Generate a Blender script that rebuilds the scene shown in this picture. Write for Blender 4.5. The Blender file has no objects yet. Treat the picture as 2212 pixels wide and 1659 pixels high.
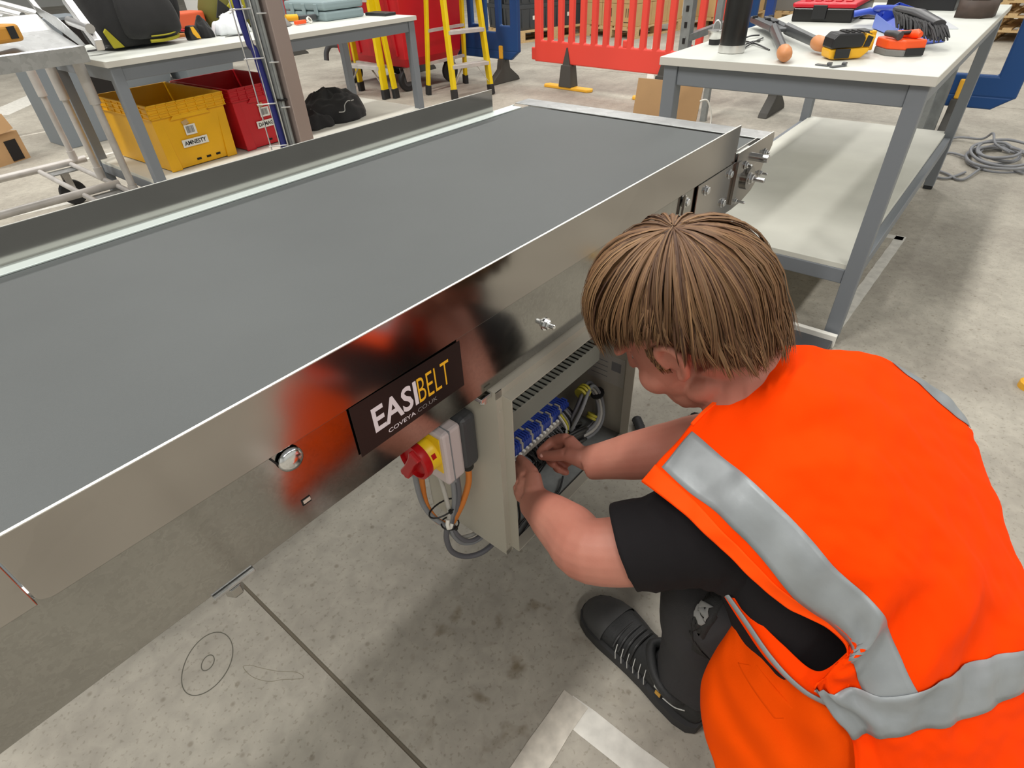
import bpy, bmesh, math, random
from mathutils import Vector, Matrix, noise as mnoise

# ---------------------------------------------------------------- camera, world, lights
random.seed(7)
scn = bpy.context.scene
COL = scn.collection
cam_d = bpy.data.cameras.new('camera')
cam = bpy.data.objects.new('camera', cam_d)
COL.objects.link(cam)
YAW, PIT, ROL = 0.7067924, 0.65997012, -0.04830942
fw = Vector((math.cos(PIT)*math.cos(YAW), math.cos(PIT)*math.sin(YAW), -math.sin(PIT)))
rt = fw.cross(Vector((0, 0, 1))).normalized()
up = rt.cross(fw)
rt2 = math.cos(ROL)*rt + math.sin(ROL)*up
up2 = -math.sin(ROL)*rt + math.cos(ROL)*up
mw = Matrix((rt2, up2, -fw)).transposed().to_4x4()
mw.translation = Vector((0, 0, 1.18))
cam.matrix_world = mw
cam_d.sensor_width = 36
cam_d.lens = 36*1232.36/2212
cam_d.clip_start = 0.02
scn.camera = cam

world = bpy.data.worlds.new('warehouse_ambient')
scn.world = world
world.use_nodes = True
wb = world.node_tree.nodes['Background']
wb.inputs[0].default_value = (1.0, 0.985, 0.95, 1)
wb.inputs[1].default_value = 0.23

def area(name, loc, sx, sy, power, col=(1, 0.97, 0.92)):
    d = bpy.data.lights.new(name, 'AREA')
    d.shape = 'RECTANGLE'; d.size = sx; d.size_y = sy; d.energy = power; d.color = col
    o = bpy.data.objects.new(name, d); COL.objects.link(o); o.location = loc
    return o
# rows of ceiling batten lamps of the warehouse hall
for ly in (-4.5, 2.2, 7.5):
    for lx in (-3.0, 2.0, 7.0, 12.0):
        area('ceiling_lamp', (lx, ly, 6.5), 3.2, 0.5, {-3.0: 300, 2.0: 185, 7.0: 150, 12.0: 200}[lx]*(0.75 if ly < 0 else 1.0))

scn.view_settings.view_transform = 'Standard'
scn.view_settings.look = 'None'
scn.view_settings.exposure = 0.0
scn.view_settings.gamma = 1.0
scn.view_settings.use_curve_mapping = False

# ---------------------------------------------------------------- materials
def lin(c):
    c = c/255.0
    return c/12.92 if c <= 0.04045 else ((c+0.055)/1.055)**2.4
def S(r, g, b): return (lin(r), lin(g), lin(b))
MATS = {}
def mat(name, col, rough=0.5, metal=0.0, var=0.0, vs=6.0, bump=0.0, bs=60.0, spec=0.5, col2=None, stretch=None, sheen=0.0, sss=0.0):
    m = bpy.data.materials.new(name); m.use_nodes = True
    nt = m.node_tree; b = nt.nodes['Principled BSDF']
    b.inputs['Base Color'].default_value = (*col, 1)
    b.inputs['Roughness'].default_value = rough
    b.inputs['Metallic'].default_value = metal
    b.inputs['Specular IOR Level'].default_value = spec
    if sheen: b.inputs['Sheen Weight'].default_value = sheen
    if sss:
        b.inputs['Subsurface Weight'].default_value = sss
        b.inputs['Subsurface Radius'].default_value = (1.0, 0.35, 0.2)
        b.inputs['Subsurface Scale'].default_value = 0.006
    if var or bump:
        tc = nt.nodes.new('ShaderNodeTexCoord'); src = tc.outputs['Object']
        if stretch:
            mp = nt.nodes.new('ShaderNodeMapping'); mp.inputs['Scale'].default_value = stretch
            nt.links.new(src, mp.inputs[0]); src = mp.outputs[0]
    if var:
        n = nt.nodes.new('ShaderNodeTexNoise'); n.inputs['Scale'].default_value = vs; n.inputs['Detail'].default_value = 6
        nt.links.new(src, n.inputs['Vector'])
        r = nt.nodes.new('ShaderNodeValToRGB')
        c2 = col2 or tuple(x*(1-var) for x in col)
        c1 = col if col2 else tuple(min(1, x*(1+var*0.6)) for x in col)
        r.color_ramp.elements[0].position = 0.3; r.color_ramp.elements[1].position = 0.7
        r.color_ramp.elements[0].color = (*c2, 1); r.color_ramp.elements[1].color = (*c1, 1)
        nt.links.new(n.outputs['Fac'], r.inputs[0]); nt.links.new(r.outputs[0], b.inputs['Base Color'])
    if bump:
        n2 = nt.nodes.new('ShaderNodeTexNoise'); n2.inputs['Scale'].default_value = bs; n2.inputs['Detail'].default_value = 4
        nt.links.new(src, n2.inputs['Vector'])
        bp = nt.nodes.new('ShaderNodeBump'); bp.inputs['Strength'].default_value = bump; bp.inputs['Distance'].default_value = 0.004
        nt.links.new(n2.outputs['Fac'], bp.inputs['Height']); nt.links.new(bp.outputs[0], b.inputs['Normal'])
    MATS[name] = m
    return m

def spangle_steel(name, col, r0, r1, scale, colvar=0.25):
    """galvanised sheet: zinc crystal patches change tone and gloss a little"""
    m = bpy.data.materials.new(name); m.use_nodes = True
    nt = m.node_tree; b = nt.nodes['Principled BSDF']; b.inputs['Metallic'].default_value = 1.0
    tc = nt.nodes.new('ShaderNodeTexCoord')
    n0 = nt.nodes.new('ShaderNodeTexNoise'); n0.inputs['Scale'].default_value = scale*0.45; n0.inputs['Detail'].default_value = 5
    nt.links.new(tc.outputs['Object'], n0.inputs['Vector'])
    mx = nt.nodes.new('ShaderNodeMixRGB'); mx.blend_type = 'ADD'; mx.inputs[0].default_value = 0.09
    nt.links.new(tc.outputs['Object'], mx.inputs[1]); nt.links.new(n0.outputs['Color'], mx.inputs[2])
    v = nt.nodes.new('ShaderNodeTexVoronoi'); v.inputs['Scale'].default_value = scale
    nt.links.new(mx.outputs[0], v.inputs['Vector'])
    r = nt.nodes.new('ShaderNodeValToRGB')
    r.color_ramp.elements[0].color = (*[c*(1-colvar) for c in col], 1); r.color_ramp.elements[1].color = (*col, 1)
    nt.links.new(v.outputs['Color'], r.inputs[0]); nt.links.new(r.outputs[0], b.inputs['Base Color'])
    mr = nt.nodes.new('ShaderNodeMapRange'); mr.inputs['To Min'].default_value = r0; mr.inputs['To Max'].default_value = r1
    nt.links.new(n0.outputs['Fac'], mr.inputs[0]); nt.links.new(mr.outputs[0], b.inputs['Roughness'])
    MATS[name] = m
    return m

def concrete():
    m = bpy.data.materials.new('concrete'); m.use_nodes = True
    nt = m.node_tree; b = nt.nodes['Principled BSDF']; L = nt.links.new
    b.inputs['Roughness'].default_value = 0.62; b.inputs['Specular IOR Level'].default_value = 0.35
    g = nt.nodes.new('ShaderNodeNewGeometry'); pos = g.outputs['Position']
    def noi(s, d=6, dist=0.0):
        n = nt.nodes.new('ShaderNodeTexNoise'); n.inputs['Scale'].default_value = s; n.inputs['Detail'].default_value = d
        n.inputs['Distortion'].default_value = dist; L(pos, n.inputs['Vector']); return n.outputs['Fac']
    def ramp(f, a, bb, c0, c1):
        r = nt.nodes.new('ShaderNodeValToRGB'); r.color_ramp.elements[0].position = a; r.color_ramp.elements[1].position = bb
        r.color_ramp.elements[0].color = (*c0, 1); r.color_ramp.elements[1].color = (*c1, 1); L(f, r.inputs[0]); return r.outputs[0]
    def mul(a, bb, fac=1.0):
        x = nt.nodes.new('ShaderNodeMixRGB'); x.blend_type = 'MULTIPLY'; x.inputs[0].default_value = fac; L(a, x.inputs[1]); L(bb, x.inputs[2]); return x.outputs[0]
    c = ramp(noi(2.3, 8), 0.3, 0.72, S(156, 150, 139), S(188, 183, 170))
    c = mul(c, ramp(noi(26, 8, 0.6), 0.3, 0.7, (0.80, 0.80, 0.80), (1.0, 1.0, 1.0)))
    c = mul(c, ramp(noi(110, 4), 0.33, 0.42, (0.78, 0.77, 0.74), (1, 1, 1)))
    # small dark specks
    vo = nt.nodes.new('ShaderNodeTexVoronoi'); vo.inputs['Scale'].default_value = 19; vo.inputs['Randomness'].default_value = 1
    L(pos, vo.inputs['Vector'])
    c = mul(c, ramp(vo.outputs['Distance'], 0.06, 0.13, (0.62, 0.59, 0.54), (1, 1, 1)), 0.75)
    # oil drips in the walkway beside the conveyor
    vs = nt.nodes.new('ShaderNodeVectorMath'); vs.operation = 'DISTANCE'; vs.inputs[1].default_value = (0.42, 0.43, 0)
    L(pos, vs.inputs[0])
    near = ramp(vs.outputs['Value'], 0.10, 0.30, (1, 1, 1), (0, 0, 0))
    sp = ramp(noi(17, 3, 0.3), 0.58, 0.74, (0, 0, 0), (1, 1, 1))
    k = mul(near, sp)
    x = nt.nodes.new('ShaderNodeMixRGB'); x.blend_type = 'MULTIPLY'; L(k, x.inputs[0]); L(c, x.inputs[1]); x.inputs[2].default_value = (0.55, 0.49, 0.40, 1)
    L(x.outputs[0], b.inputs['Base Color'])
    bp = nt.nodes.new('ShaderNodeBump'); bp.inputs['Strength'].default_value = 0.15; bp.inputs['Distance'].default_value = 0.003
    L(noi(45, 6), bp.inputs['Height']); L(bp.outputs[0], b.inputs['Normal'])
    MATS['concrete'] = m
    return m
concrete()

mat('joint_filler', S(112, 104, 90), 0.9)
spangle_steel('galvanised', (0.36, 0.355, 0.335), 0.09, 0.16, 120, 0.16)
spangle_steel('galvanised_guard', (0.41, 0.39, 0.365), 0.12, 0.17, 9, 0.06)
spangle_steel('galvanised_dull', (0.55, 0.56, 0.56), 0.34, 0.5, 40, 0.25)
mat('cut_steel', (0.86, 0.86, 0.82), 0.42, 1.0)
mat('bright_zinc', (0.80, 0.89, 0.86), 0.42, 0.5)
mat('zinc_bolt', (0.72, 0.73, 0.74), 0.16, 1.0)
mat('chrome_dark', (0.40, 0.39, 0.37), 0.2, 1.0)
mat('belt_rubber', S(78, 82, 82), 0.5, var=0.12, vs=2.2, bump=0.12, bs=900, spec=0.5)
mat('black_rubber', S(34, 34, 36), 0.6)
mat('label_black', S(25, 17, 17), 0.38)
mat('label_white', S(226, 216, 222), 0.5)
mat('label_grey', S(150, 146, 146), 0.5)
mat('label_yellow', S(240, 182, 36), 0.5)
mat('cabinet_grey', S(184, 179, 166), 0.42, bump=0.05, bs=700)
mat('trunking_grey', S(132, 134, 126), 0.5)
mat('cabinet_floor', S(140, 143, 142), 0.6, var=0.3, vs=22)
mat('terminal_blue', S(44, 66, 150), 0.4)
mat('terminal_beige', S(160, 156, 150), 0.5)
mat('wire_black', S(26, 26, 27), 0.45)
mat('cable_grey', S(132, 134, 138), 0.5)
mat('cable_pale', S(188, 186, 180), 0.5)
mat('cable_dark_grey', S(100, 100, 106), 0.5)
mat('cable_orange', S(208, 122, 48), 0.5)
mat('ferrule_yellow', S(190, 180, 60), 0.5)
mat('paper_white', S(232, 230, 222), 0.7)
mat('iso_white', S(198, 186, 186), 0.4)
mat('iso_grey', S(66, 67, 70), 0.45)
mat('iso_yellow', S(236, 196, 30), 0.35)
mat('iso_red', S(176, 14, 20), 0.35)
mat('bench_white', S(210, 213, 206), 0.5, var=0.05, vs=9, bump=0.02, bs=300)
mat('shelf_white', S(216, 216, 206), 0.5, var=0.10, vs=3.5)
mat('bench_edge', S(206, 203, 194), 0.5)
mat('bench_grey', S(122, 127, 133), 0.45, bump=0.03, bs=400)
mat('foot_black', S(40, 42, 46), 0.6)
mat('crate_yellow', S(238, 178, 12), 0.42, var=0.08, vs=7)
mat('crate_red', S(196, 22, 34), 0.42, var=0.08, vs=7)
mat('crate_grey', S(120, 128, 134), 0.5)
mat('tote_charcoal', S(62, 66, 70), 0.45)
mat('hole_black', S(20, 16, 14), 0.8)
mat('fabric_black', S(29, 29, 30), 0.85, var=0.25, vs=20, bump=0.25, bs=500, sheen=0.1)
mat('fabric_lime', S(158, 150, 28), 0.8, bump=0.2, bs=300)
mat('fabric_olive', S(96, 92, 30), 0.8, bump=0.2, bs=300)
mat('silver_piping', S(190, 190, 186), 0.4)
mat('bin_red', S(196, 20, 34), 0.42, var=0.12, vs=3)
mat('ladder_yellow', S(226, 196, 8), 0.4, var=0.08, vs=12)
mat('aluminium', (0.78, 0.78, 0.78), 0.34, 1.0)
mat('aluminium_matt', S(196, 192, 188), 0.5, 0.35, var=0.15, vs=14)
mat('barrier_red', S(236, 76, 64), 0.42)
mat('barrier_blue', S(22, 68, 124), 0.42)
mat('barrier_foot', S(72, 70, 66), 0.7, bump=0.1, bs=200)
mat('foot_yellow', S(240, 180, 52), 0.5)
mat('cardboard', S(178, 142, 100), 0.8, var=0.08, vs=8)
mat('cardboard_pale', S(196, 162, 112), 0.8, var=0.07, vs=8)
mat('cardboard_dark', S(150, 118, 88), 0.75, var=0.1, vs=8)
mat('print_dark', S(84, 66, 46), 0.8)
mat('pallet_wood', S(206, 176, 128), 0.8, var=0.2, vs=20, stretch=(1, 6, 6))
mat('tape_white', S(212, 210, 202), 0.5, var=0.16, vs=30)
mat('tape_worn', S(202, 196, 184), 0.55, var=0.22, vs=40)
mat('pencil', S(96, 94, 84), 0.9)
mat('pencil_faint', S(140, 134, 118), 0.9)
mat('plastic_black', S(30, 30, 32), 0.4)
mat('plastic_black_gloss', S(22, 21, 21), 0.25)
mat('plastic_red', S(206, 12, 40), 0.4)
mat('plastic_orange', S(246, 88, 28), 0.45)
mat('case_orange', S(218, 92, 50), 0.5)
mat('tool_yellow', S(238, 178, 28), 0.45)
mat('tool_amber', S(196, 138, 48), 0.5)
mat('handle_tan', S(208, 140, 90), 0.5)
mat('tool_steel', S(100, 102, 104), 0.4, 0.5)
mat('dustpan_blue', S(54, 84, 190), 0.4)
mat('dustpan_blue_light', S(112, 134, 214), 0.4)
mat('bristle', S(52, 52, 54), 0.7)
mat('leather_brown', S(76, 62, 54), 0.6, var=0.2, vs=30)
mat('flask_black', S(26, 25, 24), 0.32)
mat('stainless', (0.75, 0.74, 0.72), 0.28, 1.0)
mat('case_blue_grey', S(134, 152, 156), 0.5)
mat('clear_film', S(226, 230, 234), 0.25)
mat('cable_blue', S(28, 32, 104), 0.4)
mat('column_steel', S(168, 152, 146), 0.38, 0.55)
mat('strut_galv', S(150, 154, 154), 0.45, 0.6, var=0.15, vs=20)
mat('rack_blue', S(26, 62, 130), 0.45)
mat('skin', S(184, 126, 108), 0.5, var=0.10, vs=9, bump=0.06, bs=420, spec=0.35, col2=S(170, 106, 90), sss=0.10)
mat('nail', S(214, 160, 146), 0.35)
mat('eye_white', S(220, 214, 208), 0.2)
mat('tshirt', S(27, 25, 27), 0.9, bump=0.12, bs=900, spec=0.2)
mat('hivis_orange', S(255, 66, 0), 0.8, bump=0.1, bs=700, spec=0.06)
mat('hivis_binding', S(255, 78, 6), 0.7, spec=0.1)
mat('hivis_flap', S(236, 76, 0), 0.8, spec=0.06, var=0.06, vs=8, bump=0.12, bs=600)
mat('retro_tape', S(146, 151, 154), 0.45, 0.2, var=0.14, vs=16, bump=0.1, bs=60)
mat('trouser', S(44, 43, 45), 0.85, bump=0.2, bs=600)
mat('trouser_patch', S(28, 28, 28), 0.7, bump=0.2, bs=400)
mat('shoe_black', S(36, 37, 38), 0.6, var=0.25, vs=25, bump=0.2, bs=250)
mat('shoe_toe', S(62, 62, 62), 0.65, var=0.2, vs=30)
mat('shoe_sole', S(44, 44, 45), 0.7)
mat('stitch', S(190, 190, 186), 0.5)
mat('stone_grey', S(128, 128, 126), 0.7)
mat('orange_stain', S(200, 150, 60), 0.6)

# hair: colour varies lock by lock (stored on the strands), with shade painted in as darkening towards the tips
hm = bpy.data.materials.new('hair_brown'); hm.use_nodes = True
_b = hm.node_tree.nodes['Principled BSDF']; _a = hm.node_tree.nodes.new('ShaderNodeAttribute'); _a.attribute_name = 'tint'
hm.node_tree.links.new(_a.outputs['Color'], _b.inputs['Base Color']); _b.inputs['Roughness'].default_value = 0.55
_b.inputs['Specular IOR Level'].default_value = 0.35
MATS['hair_brown'] = hm

# ---------------------------------------------------------------- mesh helpers
TM = {}          # world matrix of each built parent
def V3(p): return Vector(p)

class MB:
    def __init__(s): s.v = []; s.f = []
    def add(s, vs, fs):
        o = len(s.v); s.v += [tuple(x) for x in vs]; s.f += [tuple(i+o for i in f) for f in fs]; return s
    def box(s, x0, x1, y0, y1, z0, z1):
        vs = [(x, y, z) for z in (z0, z1) for y in (y0, y1) for x in (x0, x1)]
        return s.add(vs, [(0, 2, 3, 1), (4, 5, 7, 6), (0, 1, 5, 4), (2, 6, 7, 3), (0, 4, 6, 2), (1, 3, 7, 5)])
    def obox(s, c, ax, ay, az):
        """box from centre and three half-extent vectors"""
        c, ax, ay, az = map(V3, (c, ax, ay, az))
        vs = [c+sx*ax+sy*ay+sz*az for sz in (-1, 1) for sy in (-1, 1) for sx in (-1, 1)]
        return s.add(vs, [(0, 2, 3, 1), (4, 5, 7, 6), (0, 1, 5, 4), (2, 6, 7, 3), (0, 4, 6, 2), (1, 3, 7, 5)])
    def bar(s, p, q, w, h, upv=(0, 0, 1)):
        """rectangular bar from p to q"""
        p, q = V3(p), V3(q); d = (q-p); l = d.length; d.normalize()
        sd = d.cross(V3(upv))
        if sd.length < 1e-4: sd = d.cross(Vector((1, 0, 0)))
        sd.normalize(); u = sd.cross(d)
        return s.obox((p+q)/2, d*(l/2), sd*(w/2), u*(h/2))
    def tube(s, pts, rad, n=10, caps=True, flat=None, closed=False):
        pts = [V3(p) for p in pts]; k = len(pts)
        if not isinstance(rad, (list, tuple)): rad = [rad]*k
        prev = None; rings = []
        for i, p in enumerate(pts):
            if closed: t = pts[(i+1) % k]-pts[i-1]
            else: t = pts[min(i+1, k-1)]-pts[max(i-1, 0)]
            t.normalize()
            if prev is None:
                a = Vector((0, 0, 1)) if abs(t.z) < 0.9 else Vector((1, 0, 0))
                if flat is not None: a = V3(flat)
                nx = (a - t*a.dot(t)).normalized()
            else:
                nx = (prev - t*prev.dot(t)).normalized()
            prev = nx; ny = t.cross(nx)
            r = rad[i]; ra, rb = r if isinstance(r, (list, tuple)) else (r, r)
            rings.append([p + nx*(math.cos(2*math.pi*j/n)*ra) + ny*(math.sin(2*math.pi*j/n)*rb) for j in range(n)])
        vs = [q for r in rings for q in r]; fs = []
        for i in range(k if closed else k-1):
            a0 = i*n; b0 = ((i+1) % k)*n
            for j in range(n):
                j2 = (j+1) % n; fs.append((a0+j, a0+j2, b0+j2, b0+j))
        if caps and not closed:
            fs.append(tuple(reversed(range(n)))); fs.append(tuple((k-1)*n+j for j in range(n)))
        return s.add(vs, fs)
    def cyl(s, p, q, r, r2=None, n=16): return s.tube([p, q], [r, r if r2 is None else r2], n)
    def lathe(s, prof, c, ax=(0, 0, 1), n=24, capa=True, capb=True):
        """profile [(radius, distance along axis)] about axis through c"""
        ax = V3(ax).normalized(); c = V3(c)
        a = Vector((1, 0, 0)) if abs(ax.x) < 0.9 else Vector((0, 1, 0))
        nx = (a-ax*a.dot(ax)).normalized(); ny = ax.cross(nx)
        vs = [c+ax*h+nx*(math.cos(2*math.pi*j/n)*r)+ny*(math.sin(2*math.pi*j/n)*r) for r, h in prof for j in range(n)]
        fs = []
        for i in range(len(prof)-1):
            for j in range(n):
                j2 = (j+1) % n; fs.append((i*n+j, i*n+j2, (i+1)*n+j2, (i+1)*n+j))
        if capa: fs.append(tuple(reversed(range(n))))
        if capb: fs.append(tuple((len(prof)-1)*n+j for j in range(n)))
        return s.add(vs, fs)
    def sphere(s, c, r, n=16, m=10, rot=None):
        """ellipsoid; r number or three radii; rot optional 3 axes"""
        c = V3(c); rr = (r, r, r) if not isinstance(r, (list, tuple)) else r
        ax = [V3(a) for a in rot] if rot else [Vector((1, 0, 0)), Vector((0, 1, 0)), Vector((0, 0, 1))]
        vs = [c+ax[2]*rr[2]]
        for i in range(1, m):
            th = math.pi*i/m
            for j in range(n):
                ph = 2*math.pi*j/n
                vs.append(c+ax[0]*(rr[0]*math.sin(th)*math.cos(ph))+ax[1]*(rr[1]*math.sin(th)*math.sin(ph))+ax[2]*(rr[2]*math.cos(th)))
        vs.append(c-ax[2]*rr[2]); fs = []
        for j in range(n): fs.append((0, 1+j, 1+(j+1) % n))
        for i in range(m-2):
            for j in range(n):
                a = 1+i*n+j; b = 1+i*n+(j+1) % n; fs.append((a, a+n, b+n, b))
        l = len(vs)-1; o = 1+(m-2)*n
        for j in range(n): fs.append((l, o+(j+1) % n, o+j))
        return s.add(vs, fs)
    def prism(s, poly, o, ex, ey, ez):
        """2-D polygon in plane (ex,ey) at o, extruded by vector ez"""
        o, ex, ey, ez = map(V3, (o, ex, ey, ez)); n = len(poly)
        vs = [o+ex*x+ey*y for x, y in poly]+[o+ex*x+ey*y+ez for x, y in poly]
        fs = [tuple(range(n)), tuple(reversed(range(n, 2*n)))]+[(i, i+n, (i+1) % n+n, (i+1) % n) for i in range(n)]
        return s.add(vs, fs)
    def loft(s, rings, closed=True, caps=True):
        n = len(rings[0]); vs = [q for r in rings for q in r]; fs = []
        for i in range(len(rings)-1):
            for j in range(n if closed else n-1):
                j2 = (j+1) % n; fs.append((i*n+j, i*n+j2, (i+1)*n+j2, (i+1)*n+j))
        if caps and closed:
            fs.append(tuple(reversed(range(n)))); fs.append(tuple((len(rings)-1)*n+j for j in range(n)))
        return s.add(vs, fs)
    def frame(s, x0, x1, z0, z1, y0, y1, holes):
        """panel in XZ between y0 and y1 with rectangular holes cut out (grid of cells)"""
        xs = sorted({x0, x1, *[h[0] for h in holes], *[h[1] for h in holes]})
        zs = sorted({z0, z1, *[h[2] for h in holes], *[h[3] for h in holes]})
        solid = lambda a, b, c, d: not any(h[0] <= a+1e-9 and h[1] >= b-1e-9 and h[2] <= c+1e-9 and h[3] >= d-1e-9 for h in holes)
        g = [[solid(xs[i], xs[i+1], zs[k], zs[k+1]) for k in range(len(zs)-1)] for i in range(len(xs)-1)]
        idx = {}
        def vid(i, k, y):
            if (i, k, y) not in idx: idx[(i, k, y)] = len(s.v); s.v.append((xs[i], y, zs[k]))
            return idx[(i, k, y)]
        ni, nk = len(g), len(g[0])
        for i in range(ni):
            for k in range(nk):
                if not g[i][k]: continue
                s.f.append((vid(i, k, y0), vid(i+1, k, y0), vid(i+1, k+1, y0), vid(i, k+1, y0)))
                s.f.append((vid(i, k, y1), vid(i, k+1, y1), vid(i+1, k+1, y1), vid(i+1, k, y1)))
                for di, dk, e in ((-1, 0, ((i, k+1), (i, k))), (1, 0, ((i+1, k), (i+1, k+1))), (0, -1, ((i, k), (i+1, k))), (0, 1, ((i+1, k+1), (i, k+1)))):
                    a, b = i+di, k+dk
                    if 0 <= a < ni and 0 <= b < nk and g[a][b]: continue
                    (p0, p1) = e
                    s.f.append((vid(*p0, y0), vid(*p0, y1), vid(*p1, y1), vid(*p1, y0)))
        return s
    def build(s, name, m, parent=None, smooth=None, bevel=0.0, seg=2, solid=0.0, w=False, off=None, sub=0, remesh=0.0, relax=0, label=None, fix=True):
        me = bpy.data.meshes.new(name)
        vs = s.v
        if off: vs = [(a+off[0], b+off[1], c+off[2]) for a, b, c in vs]
        if w and parent is not None:
            im = TM[parent.name].inverted(); vs = [tuple(im @ Vector(p)) for p in vs]
        me.from_pydata(vs, [], s.f); me.update()
        if fix:
            bm = bmesh.new(); bm.from_mesh(me); bmesh.ops.recalc_face_normals(bm, faces=bm.faces); bm.to_mesh(me); bm.free()
        me.materials.append(MATS[m])
        if smooth is not None:
            me.polygons.foreach_set('use_smooth', [True]*len(me.polygons))
            if smooth < 180: me.set_sharp_from_angle(angle=math.radians(smooth))
        o = bpy.data.objects.new(name, me); COL.objects.link(o)
        if parent is not None: o.parent = parent; TM[o.name] = TM[parent.name]
        else: TM[o.name] = Matrix.Identity(4)
        if remesh:
            md = o.modifiers.new('fuse', 'REMESH'); md.mode = 'VOXEL'; md.voxel_size = remesh; md.use_smooth_shade = True
        if relax:
            md = o.modifiers.new('relax', 'SMOOTH'); md.factor = 0.5; md.iterations = relax
        if solid:
            md = o.modifiers.new('thickness', 'SOLIDIFY'); md.thickness = solid; md.offset = -1
        if bevel:
            md = o.modifiers.new('edge', 'BEVEL'); md.width = bevel; md.segments = seg; md.limit_method = 'ANGLE'; md.angle_limit = math.radians(40); md.harden_normals = False
        if sub:
            md = o.modifiers.new('subdivide', 'SUBSURF'); md.levels = sub; md.render_levels = sub
        if label: o['label'] = label
        return o

def thing(name, label, cat, loc=(0, 0, 0), rz=0.0, group=None):
    o = bpy.data.objects.new(name, None); COL.objects.link(o); o.empty_display_size = 0.05
    o.location = loc; o.rotation_euler = (0, 0, rz)
    TM[o.name] = Matrix.Translation(Vector(loc)) @ Matrix.Rotation(rz, 4, 'Z')
    return tag(o, label, cat, group)
def tag(o, label, cat, group=None):
    o['label'] = label; o['category'] = cat
    if group: o['group'] = group
    return o
def struct(o): o['kind'] = 'structure'; return o
def copy_tree(o, loc, rz, label=None, parent=None):
    c = o.copy(); COL.objects.link(c)
    if parent is None:
        c.location = loc; c.rotation_euler = (0, 0, rz)
        TM[c.name] = Matrix.Translation(Vector(loc)) @ Matrix.Rotation(rz, 4, 'Z')
        if label: c['label'] = label
    else:
        c.parent = parent; TM[c.name] = TM[parent.name]
    for ch in list(o.children): copy_tree(ch, None, 0, None, c)
    return c
def shared(o, name, parent, delta):
    """another piece with the same mesh, moved by delta inside its parent"""
    c = bpy.data.objects.new(name, o.data); COL.objects.link(c); c.parent = parent; c.location = delta
    TM[c.name] = TM[parent.name]
    for md in o.modifiers:
        n = c.modifiers.new(md.name, md.type)
        for p in ('width', 'segments', 'limit_method', 'angle_limit'):
            if hasattr(md, p): setattr(n, p, getattr(md, p))
    return c
def text_mesh(body, size, bold=0.0, sx=1.0, align='LEFT'):
    """flat lettering as vertices and faces in the XY plane"""
    c = bpy.data.curves.new('lettering', 'FONT'); c.body = body; c.size = size; c.offset = bold; c.align_x = align
    c.resolution_u = 3
    o = bpy.data.objects.new('lettering', c); COL.objects.link(o)
    dg = bpy.context.evaluated_depsgraph_get(); me = o.evaluated_get(dg).to_mesh()
    vs = [(v.co.x*sx, v.co.y) for v in me.vertices]; fs = [tuple(p.vertices) for p in me.polygons]
    o.evaluated_get(dg).to_mesh_clear(); bpy.data.objects.remove(o); bpy.data.curves.remove(c)
    return vs, fs
def lettering(body, size, o, ex, ey, m, parent, bold=0.0, sx=1.0, width=None, align='LEFT', w=False, off=None, height=None):
    vs, fs = text_mesh(body, size, bold, sx, align)
    x0 = min(v[0] for v in vs); x1 = max(v[0] for v in vs); y0 = min(v[1] for v in vs); y1 = max(v[1] for v in vs)
    if width: vs = [((x-x0)*width/(x1-x0), y) for x, y in vs]
    if height: vs = [(x, (y-y0)*height/(y1-y0)) for x, y in vs]
    o, ex, ey = V3(o), V3(ex), V3(ey)
    return MB().add([o+ex*x+ey*y for x, y in vs], fs).build('lettering', m, parent, w=w, off=off, fix=False)
def hexhead(mb, c, ax, r, h, n=6): return mb.lathe([(r, 0), (r, h*0.8), (r*0.85, h)], c, ax, n)
def crom(p0, p1, p2, p3, t):
    return 0.5*((2*p1)+(p2-p0)*t+(2*p0-5*p1+4*p2-p3)*t*t+(3*p1-p0-3*p2+p3)*t*t*t)
def smooth_path(pts, n=6, closed=False):
    pts = [V3(p) for p in pts]; out = []; k = len(pts)
    for i in range(k if closed else k-1):
        g = lambda j: pts[j % k] if closed else pts[max(0, min(k-1, j))]
        for q in range(n): out.append(crom(g(i-1), g(i), g(i+1), g(i+2), q/n))
    if not closed: out.append(pts[-1])
    return out

# ---------------------------------------------------------------- the hall floor
fl = struct(MB().box(-12.0, 30.0, -12.0, 30.0, -0.20, -0.004).build('floor', 'joint_filler'))
xs_j = [-12.0, -5.82, 0.176, 6.18, 12.18, 18.18, 30.0]
ys_j = [-12.0, -4.6, 1.4 + 3.9, 11.3, 30.0]
for i in range(len(xs_j)-1):
    for j in range(len(ys_j)-1):
        MB().box(xs_j[i]+0.004, xs_j[i+1]-0.004, ys_j[j]+0.003, ys_j[j+1]-0.003, -0.03, 0.0).build('slab', 'concrete', fl)
def ring(name, c, ra, rb, ang, wob, width, parent, z=0.0006):
    n = 72; vs = []
    for k in range(n):
        a = 2*math.pi*k/n
        wv = 1+wob*math.sin(2*a+0.6)+wob*0.5*math.sin(3*a)
        for s in (-1, 1):
            x = (ra*wv+s*width/2)*math.cos(a); y = (rb*wv+s*width/2)*math.sin(a)
            vs.append((c[0]+x*math.cos(ang)-y*math.sin(ang), c[1]+x*math.sin(ang)+y*math.cos(ang), z))
    fs = [(2*k, 2*((k+1) % n), 2*((k+1) % n)+1, 2*k+1) for k in range(n)]
    return MB().add(vs, fs).build(name, 'pencil', parent)
ring('pencil_circle', (0.029, 0.908), 0.066, 0.050, 0.75, 0.03, 0.0017, fl)
ring('pencil_circle', (0.029, 0.907), 0.0165, 0.0125, 0.75, 0.02, 0.0016, fl)
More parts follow.
